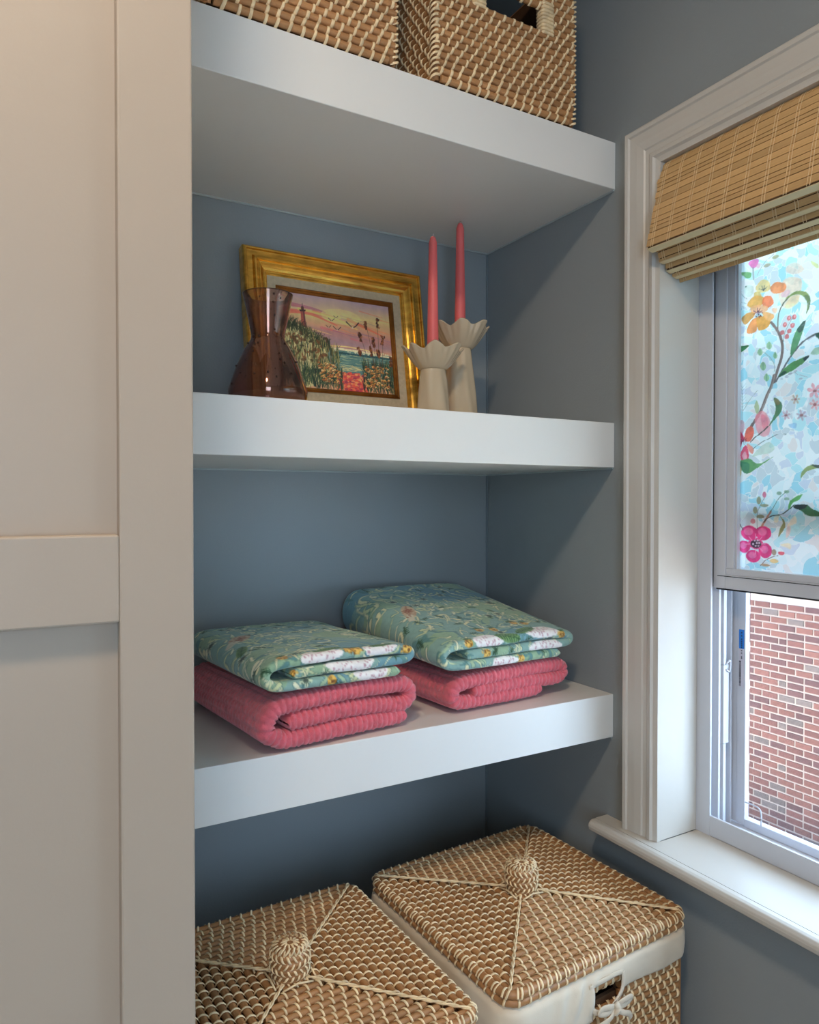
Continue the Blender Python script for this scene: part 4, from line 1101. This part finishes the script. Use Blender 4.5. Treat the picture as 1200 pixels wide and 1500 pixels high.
# ------------------------------------------------------------------ smoky glass vase
def glass_vase():
    m = bpy.data.materials.new('smoky_plum_glass'); m.use_nodes = True; nt = m.node_tree; N = nt.nodes; L = nt.links; b = N['Principled BSDF']
    b.inputs['Base Color'].default_value = (*lin((202, 187, 196)), 1); b.inputs['Transmission Weight'].default_value = 1.0; b.inputs['Roughness'].default_value = .03; b.inputs['IOR'].default_value = 1.45
    gl = N.new('ShaderNodeBsdfGlossy'); gl.inputs['Color'].default_value = (*lin((214, 150, 118)), 1); gl.inputs['Roughness'].default_value = .08
    fr = N.new('ShaderNodeLayerWeight'); fr.inputs['Blend'].default_value = .35
    mr = N.new('ShaderNodeMapRange'); mr.inputs[3].default_value = .13; mr.inputs[4].default_value = .06; L.new(fr.outputs['Facing'], mr.inputs[0])
    mx = N.new('ShaderNodeMixShader'); L.new(mr.outputs[0], mx.inputs[0]); L.new(b.outputs[0], mx.inputs[1]); L.new(gl.outputs[0], mx.inputs[2])
    L.new(mx.outputs[0], N['Material Output'].inputs[0])
    t = empty('glass_vase', (-.5970, -.200, Z2T + .0003), 'smoky plum hourglass vase of bubbly glass in front of the gold frame', 'vase')
    out = [(.0005, 0), (.050, 0), (.054, .002), (.0565, .006), (.0650, .030), (.0662, .036), (.0655, .042), (.0615, .056), (.0545, .076), (.0470, .095), (.0385, .112), (.0315, .123), (.0288, .128), (.0278, .1325), (.0285, .139), (.0310, .152), (.0345, .170), (.0385, .190), (.0415, .2035), (.0418, .2055), (.0408, .2060)]
    inn = [(.0395, .2050), (.0365, .190), (.0325, .170), (.0288, .152), (.0262, .139), (.0256, .1325), (.0268, .127), (.0295, .122), (.0365, .111), (.0450, .094), (.0525, .075), (.0592, .056), (.0630, .042), (.0637, .036), (.0622, .028), (.0545, .010), (.0500, .0065), (.0005, .006)]
    lathe('glass_body', [(r_, z_ * .98) for r_, z_ in out + inn], m, t, 72)
    rs = np.random.RandomState(4); P = np.array(out[3:-1]); mb = MB(); V0, F0 = ico()
    bm_ = material('seed_bubble', (52, 34, 30), 0.2, vary=0.1)
    for k in range(170):
        z = .008 + rs.rand() * .19; r_ = np.interp(z, P[:, 1], P[:, 0]) - .0006; a = rs.rand() * 2 * PI; s_ = .0006 + rs.rand() ** 2 * .0015
        mb.add(V0 * s_ * (1, 1, 1.25) + (r_ * math.cos(a), r_ * math.sin(a), z), F0)
    mb.build('seed_bubbles', bm_, t, True)['kind'] = 'stuff'
def smooth_prof(p): return p
def ico():
    t = (1 + 5 ** .5) / 2; V = np.array([(-1, t, 0), (1, t, 0), (-1, -t, 0), (1, -t, 0), (0, -1, t), (0, 1, t), (0, -1, -t), (0, 1, -t), (t, 0, -1), (t, 0, 1), (-t, 0, -1), (-t, 0, 1)], float); V /= np.linalg.norm(V[0])
    return V, [(0, 11, 5), (0, 5, 1), (0, 1, 7), (0, 7, 10), (0, 10, 11), (1, 5, 9), (5, 11, 4), (11, 10, 2), (10, 7, 6), (7, 1, 8), (3, 9, 4), (3, 4, 2), (3, 2, 6), (3, 6, 8), (3, 8, 9), (4, 9, 5), (2, 4, 11), (6, 2, 10), (8, 6, 7), (9, 8, 1)]
glass_vase()

# ------------------------------------------------------------------ candle holders and tapers
M_cer = material('cream_glazed_ceramic', (208, 188, 158), 0.09, vary=0.10, vscale=16, coat=0.5, stretch=(1, 1, .25))
M_wax = material('coral_wax', (236, 112, 110), 0.45, vary=0.05, vscale=10, sss=0.25)
M_wick = material('cotton_wick', (226, 200, 190), 0.8, vary=0.05)
def holder(loc, H, rb, rj, rr, bowlh, label, seed, rot):
    t = empty('candle_holder', loc, label, 'candle holder', 'cream ruffled ceramic candle holders', rot); zj = H - bowlh
    sp = [(.0005, 0), (rb * .93, 0), (rb * .99, .002)] + [(rb + (rj - rb) * (u ** .85) + .0012 * math.sin(u * 3), .004 + (zj - .004) * u) for u in np.linspace(0.02, 1, 26)] + [(rj * .9, zj + .0015)]
    def fl(r, z, th, v):
        k = np.clip((z - .003) / .02, 0, 1) * np.clip((zj + .004 - z) / .02, 0, 1)
        return r * (1 + k * (.035 * np.sin(7 * th + z * 26) + .020 * np.sin(3 * th - z * 30 + seed))), z
    lathe('stem', sp, M_cer, t, 96, fl)
    n = 20; us = np.linspace(0, 1, n)
    outp = [(rj * 1.02 + (rr - rj) * (u ** .80), zj - .001 + (bowlh) * (u ** 1.05)) for u in us]
    inp = [(rj * .80 + (rr - rj * .86) * (u ** .85), zj + .006 + (bowlh - .0045) * (u ** 1.1)) for u in us[::-1]]
    cup = [(.0150, zj + .006), (.0150, zj + .013), (.0126, zj + .0135), (.0124, zj + .004), (.0005, zj + .0035)]
    pr = [(.0005, zj + .0004)] + outp + [(outp[-1][0] + .0008, outp[-1][1] + .0012)] + inp + cup; pr = np.array(pr)
    def ruf(r, z, th, v):
        k = np.clip((z - zj) / bowlh, 0, 1.1) * np.clip((r - .016) / .012, 0, 1); lob = np.cos(8 * th + .7 * np.sin(2 * th + seed)); fine = np.cos(24 * th + seed)
        return r * (1 + k * (.085 * lob + .02 * fine)), z + k ** 2 * (.0050 * lob + .0015 * np.sin(3 * th + seed))
    lathe('bowl', pr, M_cer, t, 128, ruf)
    return t, zj
def taper(loc, L, r0, r1, label):
    t = empty('taper_candle', loc, label, 'candle', 'coral pink taper candles')
    pr = [(.0005, 0), (.0105, 0), (.0112, .002), (.0115, .022), (r0, .030)] + [(r0 + (r1 - r0) * u, .03 + (L - .042) * u) for u in np.linspace(.05, 1, 12)] + [(r1 * .86, L - .0085), (r1 * .70, L - .004), (r1 * .48, L - .0010), (.0005, L)]
    lathe('wax', pr, M_wax, t, 40); MB().tube([(0, 0, L - .001), (.0006, 0, L + .002), (.0016, 0, L + .0042)], .0012, 6).build('wick', M_wick, t, True)
z0 = Z2T + .0003
HSx, HSy, HTx, HTy = -.2545, -.172, -.1655, -.134
_, zj = holder((HSx, HSy, z0), .1495, .0335, .0238, .0555, .0385, 'shorter cream ceramic candle holder with ruffled bowl beside the gold frame', 1.0, .35)
taper((HSx, HSy, z0 + zj + .0042), .2545, .0116, .0079, 'coral taper candle in the shorter holder, in front')
_, zj = holder((HTx, HTy, z0), .2110, .0375, .0232, .0565, .0440, 'taller cream ceramic candle holder with ruffled bowl behind the shorter one', 2.6, 1.1)
taper((HTx, HTy, z0 + zj + .0042), .2540, .0116, .0079, 'coral taper candle in the taller holder, nearly touching the shelf above')

# ------------------------------------------------------------------ folded towels
def cloth_profile(pts, step):
    P = smooth_path(pts, 14); d = np.r_[0, np.cumsum(np.linalg.norm(np.diff(P, axis=0), axis=1))]
    n = int(d[-1] / step); t = np.linspace(0, d[-1], n); Q = np.column_stack([np.interp(t, d, P[:, k]) for k in range(2)])
    T = np.gradient(Q, axis=0); T /= np.linalg.norm(T, axis=1)[:, None]
    for _ in range(3): T[1:-1] = (T[:-2] + 2 * T[1:-1] + T[2:]) / 4
    T /= np.linalg.norm(T, axis=1)[:, None]
    return Q, np.column_stack([-T[:, 1], T[:, 0]]), t
def folded(name, pts, T, D, step, fine, coarse, mat, loc, rz, label, group, disp=None, colf=None, warp=None, seed=0):
    """a thick cloth swept along y; profile pts in (x, z); the near ends of its layers are rounded"""
    Q, N, s = cloth_profile(pts, step); h = T / 2
    e = np.minimum(s, s[-1] - s); hs = h * np.sqrt(np.clip(1 - (1 - np.clip(e / h, 0, 1)) ** 2, .0025, 1))
    yf = -D / 2
    outer = np.arange(D / 2 - h, yf + h, -fine); inner = np.arange(yf + h, D / 2 - h, coarse); k = 9
    arc = np.linspace(PI / 2, 3 * PI / 2, k + 2)[1:-1]; arcb = np.linspace(-PI / 2, PI / 2, 6)[1:-1]
    yy = np.concatenate([outer, yf + h + h * np.cos(arc), inner, D / 2 - h + h * np.cos(arcb)])
    nn = np.concatenate([np.ones(len(outer)), np.sin(arc), -np.ones(len(inner)), np.sin(arcb)])
    ny = np.concatenate([0 * outer, np.cos(arc), 0 * inner, np.cos(arcb)])
    lv = np.r_[0, np.cumsum(np.hypot(np.diff(yy), np.diff(nn) * h))]; apex = len(outer) + k // 2; vv = lv[apex] - lv      # cloth length from the near fold, + on the outside
    Sg, Vg = np.meshgrid(s, vv, indexing='ij')
    y = np.broadcast_to(yy, Sg.shape).copy(); y += .0035 * fbm(Sg * 22, Sg * 0, seed) * np.clip((yf + .06 - y) / .06, 0, 1)
    off = hs[:, None] * nn[None, :]
    dd = disp(Sg, Vg) if disp else 0 * Sg
    X = Q[:, 0, None] + N[:, 0, None] * (off + dd * nn[None]); Z = Q[:, 1, None] + N[:, 1, None] * (off + dd * nn[None]); Y = y + dd * ny[None]
    if warp: X, Y, Z = warp(X, Y, Z)
    col = linA(colf(Sg, Vg)) if colf else None
    o = grid_obj(name, np.stack([X, Y, Z], -1), mat, None, True, False, True, col=col)
    # close both ends
    o.location = loc; o.rotation_euler = (0, 0, rz); tag(o, label, 'towel', group); return o
M_pink = material('pink_terry', (218, 98, 110), 0.95, vary=0.16, vscale=90, bump=0.9, bscale=620, bdist=0.0016, sheen=0.4)
M_green = material('printed_velour', (255, 255, 255), 0.92, attr='Col', vary=0.08, vscale=120, bump=0.5, bscale=800, bdist=0.0007, sheen=0.25)
def terry(s, v):
    c = s / .0092; col = np.floor(c); f = np.abs(np.sin(PI * c)) ** .55
    g = np.abs(np.sin(PI * (v / .0112 + .5 * (col % 2)))) ** .35
    return .0036 * (f * (.22 + .78 * g) - .6)
def print_canvas(seed):
    mm = .00125; w, h = int(.86 / mm), int(.42 / mm); c = Canvas(w, h, (138, 174, 164)); rs = np.random.RandomState(seed)   # x: along the profile, y: cloth length (0.06 under the fold)
    X, Y = np.meshgrid(np.arange(w) * .03, np.arange(h) * .03); f = fbm(X, Y, seed)
    c.c = np.where(f[..., None] > .22, (150, 180, 146), np.where(f[..., None] < -.25, (112, 156, 166), c.c)).astype(float)
    K = 1 / mm
    for k in range(900):                         # cream scrolling leaves
        x, y = rs.rand() * w, rs.rand() * h; a = rs.rand() * 2 * PI; L = (.016 + rs.rand() * .030) * K; b = rs.randn() * .9
        pts = [(x, y), (x + L * .5 * math.cos(a), y + L * .5 * math.sin(a)), (x + L * math.cos(a + b), y + L * math.sin(a + b))]
        wd = (.0036 + rs.rand() * .0050) * K; c.stroke(pts, wd + 2.2, (70, 112, 108), .55, .0012 * K)
        c.stroke(pts, wd, [(232, 226, 180), (214, 218, 166), (176, 200, 162), (238, 234, 200), (96, 142, 140)][rs.randint(5)], .95, .0006 * K)
    for k in range(26):                          # pale lily-like blossoms
        x, y = rs.rand() * w, rs.rand() * h
        for j in range(5):
            a = j * 1.257 + k; c.ell(x + .006 * K * math.cos(a), y + .006 * K * math.sin(a), .0058 * K, .0030 * K, (216, 222, 186), .9, a)
        c.ell(x, y, .004 * K, .004 * K, (58, 74, 66), .9)
        for j in range(12): a = j * .52; c.stroke([(x + .004 * K * math.cos(a), y + .004 * K * math.sin(a)), (x + .008 * K * math.cos(a), y + .008 * K * math.sin(a))], 1.2, (60, 84, 70), .8)
    for k in range(110):                         # dark sprigs
        x, y = rs.rand() * w, rs.rand() * h; a = rs.rand() * 6.3
        c.stroke([(x, y), (x + .016 * K * math.cos(a), y + .016 * K * math.sin(a))], 1.6, (34, 66, 44), .9)
        for j in range(4):
            u = .004 * (j + 1) * K; px, py = x + u * math.cos(a), y + u * math.sin(a)
            for sg in (-1, 1): c.stroke([(px, py), (px + .006 * K * math.cos(a + sg * .9), py + .006 * K * math.sin(a + sg * .9))], 1.7, (44, 84, 54), .9, 1)
    def tanbird(x, y, a):
        c.ell(x, y, .034 * K, .014 * K, (204, 176, 140), .95, a); c.stroke([(x - .045 * K * math.cos(a), y - .045 * K * math.sin(a)), (x - .02 * K * math.cos(a), y - .02 * K * math.sin(a))], .012 * K, (216, 206, 180), .95)
        for j in range(80):
            u, v_ = rs.randn() * .013, rs.randn() * .005; c.ell(x + (u * math.cos(a) - v_ * math.sin(a)) * K, y + (u * math.sin(a) + v_ * math.cos(a)) * K, 1.6, 1.2, (150, 82, 50), .85)
    def patch(x, y, rx, ry):                     # white, spotted with rose
        c.poly([(x + rx * K * math.cos(t) * (1 + .12 * math.sin(3 * t + x)), y + ry * K * math.sin(t)) for t in np.linspace(0, 2 * PI, 14)[:-1]], (244, 238, 234), 1, 4)
        for j in range(int(rx * ry * 60000)):
            a = rs.rand() * 6.3; q = rs.rand() ** .5 * .85; c.ell(x + rx * K * q * math.cos(a), y + ry * K * q * math.sin(a), 1.25, 1.25, (196, 146, 154), .75)
    def lvs(x, y, L, wd, a):                     # veined green leaf
        c.ell(x, y, L * K, wd * K, (116, 152, 92), .97, a)
        for j in range(9):
            u = (j / 8 - .5) * 1.7 * L * K; px, py = x + u * math.cos(a), y + u * math.sin(a)
            for sg in (-1, 1): c.stroke([(px, py), (px + wd * .75 * K * math.cos(a + sg * 1.1), py + wd * .75 * K * math.sin(a + sg * 1.1))], 1.5, (50, 92, 52), .85)
        c.stroke([(x - L * K * math.cos(a), y - L * K * math.sin(a)), (x + L * K * math.cos(a), y + L * K * math.sin(a))], 1.6, (50, 92, 52), .9)
    def berry(x, y):
        c.ell(x, y, .0078 * K, .0085 * K, (196, 144, 52), 1)
        for j in range(16): c.ell(x + rs.randn() * .0034 * K, y + rs.randn() * .0036 * K, 1.9, 1.9, (232, 190, 96), .9)
        for j in range(10): c.ell(x + rs.randn() * .0040 * K, y + rs.randn() * .0040 * K, 1.1, 1.1, (112, 66, 26), .8)
        for j in range(5): a = -2.2 + j * .35; c.stroke([(x, y + .007 * K), (x + .010 * K * math.cos(a), y - .012 * K * math.sin(a))], 2, (60, 100, 50), .9)
    return c, K, tanbird, patch, lvs, berry, mm
V0C = .06
def print_color(seed, motifs):
    c, K, tb, pa, lv, be, mm = print_canvas(seed)
    Yv = lambda v: (v + V0C) * K
    for m in motifs:
        x, y = m[1] * K, Yv(m[2])
        {'b': lambda: be(x, y), 'p': lambda: pa(x, y, m[3], m[4]), 'l': lambda: lv(x, y, m[3], m[4], m[5]), 't': lambda: tb(x, y, m[3])}[m[0]]()
    def f(s, v):
        iy = np.clip(((v + V0C) / mm).astype(int), 0, c.h - 1); ix = np.clip((s / mm).astype(int), 0, c.w - 1); return c.c[iy, ix]
    return f
# profiles, seen from the near side: x to the right, z up; they end inside the roll
PZ = .0156
pinkL = [(.118, PZ), (.06, PZ - .001), (-.04, PZ), (-.092, PZ + .001), (-.108, .0225), (-.122, .034), (-.116, .057), (-.098, .069), (-.05, .0715), (.03, .073), (.095, .0715), (.119, .066), (.127, .050), (.117, .0375), (.096, .0360), (.07, .0410), (-.01, .0440), (-.060, .0430), (-.091, .0415)]
pinkR = [(.075, PZ), (.02, PZ - .001), (-.05, PZ), (-.100, PZ + .001), (-.121, .021), (-.128, .034), (-.120, .047), (-.098, .0515), (-.05, .0525), (.03, .0535), (.10, .053), (.127, .0495), (.134, .039), (.127, .0305), (.105, .0285), (.06, .0315), (0, .0330), (-.060, .0330), (-.088, .0335)]
grn = [(.098, .0080), (.03, .0078), (-.06, .0080), (-.105, .0090), (-.120, .0145), (-.125, .0230), (-.121, .0330), (-.106, .0400), (-.06, .0420), (.02, .0430), (.085, .0425), (.112, .0400), (.121, .0335), (.114, .0265), (.09, .0250), (.02, .0250), (-.05, .0245), (-.086, .0240)]
gr2 = [(x * 1.22, z * (1.0 if x < 0.1 else 1.0)) for x, z in grn]
def tilt(kx, ky, sag=0.0, seed=1, base=0.0, back=None):
    def f(X, Y, Z):
        u = np.clip((Y + .165) / .33, 0, 1)
        Z = Z * (1 + (back or 0) * u) + kx * X + ky * (Y + .165) + .0022 * fbm(X * 26, Y * 18, seed) * np.clip(Z / .03, 0, 1)
        return X, Y, Z + base
    return f
pinkL = [(x, PZ if z < .017 else z * .93 + .001) for x, z in pinkL]
zt = Z3T + .0018
folded('folded_towel', pinkL, .0260, .330, .0014, .0021, .008, M_pink, (-.5640, -.2300, zt), math.radians(6.0), 'coral pink ribbed towel folded at the bottom of the left stack', 'coral pink towels', disp=terry, warp=tilt(0, 0, back=-.09), seed=3)
folded('folded_towel', pinkR, .0255, .315, .0014, .0021, .008, M_pink, (-.2200, -.2060, zt), math.radians(5.0), 'coral pink ribbed towel folded at the bottom of the right stack', 'coral pink towels', disp=terry, warp=tilt(0, 0, back=-.09), seed=5)
mot = [('p', .325, .006, .034, .015), ('l', .342, .022, .024, .0085, .1), ('p', .425, .006, .030, .013), ('l', .432, .016, .022, .0075, .15), ('b', .385, .008), ('b', .372, .010), ('b', .268, .016), ('p', .60, -.004, .040, .016), ('b', .700, -.004), ('b', .475, .002),
       ('t', .275, .20, .9), ('b', .12, .0), ('p', .05, -.004, .030, .014), ('l', .25, .12, .02, .008, 1.2)]
folded('folded_towel', grn, .0152, .335, .0013, .0016, .007, M_green, (-.5600, -.2340, zt + .0850), math.radians(4.2), 'teal printed towel with leaves and berries on the left stack', 'teal printed towels', colf=print_color(31, mot), warp=tilt(-.012, -.022, seed=7), seed=8)
mot2 = [('p', .385, .004, .034, .017), ('l', .430, .008, .026, .011, -.3), ('p', .515, .012, .040, .016), ('l', .480, .020, .026, .010, .25), ('b', .395, .046), ('b', .425, .042), ('b', .49, .060), ('b', .51, .052), ('b', .34, .004), ('p', .66, .0, .04, .012),
        ('t', .33, .17, 1.1), ('b', .56, .0), ('b', .80, 0), ('b', .10, .002), ('p', .14, .0, .03, .010)]
folded('folded_towel', gr2, .0158, .330, .0014, .0016, .007, M_green, (-.2240, -.2050, zt + .0680), math.radians(5.0), 'teal printed towel with leaves and berries on the right stack, bulging at the back', 'teal printed towels', colf=print_color(47, mot2), warp=tilt(-.022, .035, seed=11, base=.003, back=.95), seed=12)

# ------------------------------------------------------------------ woven wood shade in the window
M_slat = material('bamboo_slat', (208, 168, 114), 0.5, vary=0.16, vscale=30, rnd=0.12, stretch=(1, .05, 4))
M_backing = material('dark_gap_backing', (96, 68, 42), 0.9, vary=0.1)
M_band = material('cream_edge_band', (222, 202, 158), 0.7, vary=0.06)
M_thread = material('pale_thread', (226, 200, 156), 0.8, vary=0.08)
def shade():
    yc = (YO0 + YO1) / 2; t = empty('woven_shade', (0, yc, 1.93), 'woven bamboo roman shade raised at the top of the window', 'window shade')
    me = bpy.data.meshes.new('slat'); b = MB().box((-.5, -.5, -.5), (.5, .5, .5)); me.from_pydata([tuple(v) for v in b.V[0]], [], b.F); me.materials.append(M_slat)
    L = (YO0 - YO1) - .006; rs = np.random.RandomState(6); paths = []
    def slat(p0, p1, th=.0016, dl=0.0):
        p0, p1 = np.array(p0), np.array(p1); d = p1 - p0; w = np.linalg.norm(d); d = d / w
        o = bpy.data.objects.new('slat', me); COL.objects.link(o); o.parent = t
        m = Matrix.Identity(4); ax = ((d[0], 0, d[1]), (0, 1, 0), (-d[1], 0, d[0])); sc = (w, L + dl, th)
        for i in range(3):
            for k in range(3): m[k][i] = ax[i][k] * sc[i]
        c = (p0 + p1) / 2; m.translation = (c[0], rs.randn() * .0008, c[1] - 1.93); o.matrix_basis = m
    def run(poly, widths, gap=.0013):
        P = smooth_path(poly, 8); d = np.r_[0, np.cumsum(np.linalg.norm(np.diff(P, axis=0), axis=1))]; s = 0; i = 0
        at = lambda u: np.array([np.interp(u, d, P[:, 0]), np.interp(u, d, P[:, 1])])
        while s < d[-1] - .003:
            w = min(widths[i % len(widths)], d[-1] - s); slat(at(s), at(s + w) + np.array((rs.randn() * .0003, 0)), dl=rs.randn() * .002); s += w + gap; i += 1
        paths.append(P)
        d_ = np.gradient(P, axis=0); n_ = np.column_stack([d_[:, 1], -d_[:, 0]]); n_ /= np.linalg.norm(n_, axis=1)[:, None]; n_ *= np.where(n_[:, :1] > 0, 1, -1)
        G = np.zeros((len(P) * 2, 2, 3)); q = np.concatenate([P + n_ * .0012, (P + n_ * .0022)[::-1]])
        G[:, 0] = np.column_stack([q[:, 0], 0 * q[:, 0] - L / 2 + .001, q[:, 1] - 1.93]); G[:, 1] = np.column_stack([q[:, 0], 0 * q[:, 0] + L / 2 - .001, q[:, 1] - 1.93])
        grid_obj('gap_backing', G, M_backing, t, False, True)  # added behind the slats: blocks light and darkens the lines between them
    run([(.004, 1.940), (-.008, 1.925), (-.021, 1.880), (-.034, 1.830), (-.0435, 1.785)], [.0112, .0104, .0118, .0085, .0060, .0072, .0108])
    run([(-.022, 1.792), (-.0155, 1.776), (-.0135, 1.768)], [.0095])
    run([(-.004, 1.790), (.0005, 1.772), (.0035, 1.756)], [.0105, .0085])
    run([(.0150, 1.774), (.0185, 1.760), (.0220, 1.748)], [.0100, .0090])
    run([(.0310, 1.772), (.0345, 1.757), (.0385, 1.7405)], [.0105, .0090])
    def band(p0, p1, name='edge_band'):
        MB().add([(p0[0], -L / 2, p0[1] - 1.93), (p0[0], L / 2, p0[1] - 1.93), (p1[0], L / 2, p1[1] - 1.93), (p1[0], -L / 2, p1[1] - 1.93),
                  (p0[0], -L / 2, p0[1] - 1.9309), (p0[0], L / 2, p0[1] - 1.9309), (p1[0], L / 2, p1[1] - 1.9309), (p1[0], -L / 2, p1[1] - 1.9309)],
                 [(0, 1, 2, 3), (7, 6, 5, 4), (0, 4, 5, 1), (1, 5, 6, 2), (2, 6, 7, 3), (3, 7, 4, 0)]).build(name, M_band, t)
    band((-.0435, 1.7848), (-.0300, 1.7812)); band((-.0135, 1.7678), (-.003, 1.7660)); band((.0035, 1.7558), (.0135, 1.7525)); band((.0220, 1.7478), (.031, 1.7460))
    tm = MB()
    for P in paths:
        d = np.gradient(P, axis=0); nr = np.column_stack([d[:, 1], -d[:, 0]]); nr /= np.linalg.norm(nr, axis=1)[:, None]
        nr *= np.where(nr[:, :1] > 0, -1, 1)                       # towards the room
        Q = P + nr * .0013
        y = -L / 2 + .012; k = 0
        while y < L / 2:
            for dy in ((0, .0045) if k % 1 == 0 else (0,)):
                tm.tube([(q[0], y + dy + .0004 * math.sin(i * 1.3 + k), q[1] - 1.93) for i, q in enumerate(Q[::2])], .00055, 4)
            y += .0335; k += 1
    tm.build('binding_threads', M_thread, t)['kind'] = 'stuff'
    MB().box((.004, -L / 2, .002), (.035, L / 2, .0095)).build('head_rail', M_slat, t)
shade()
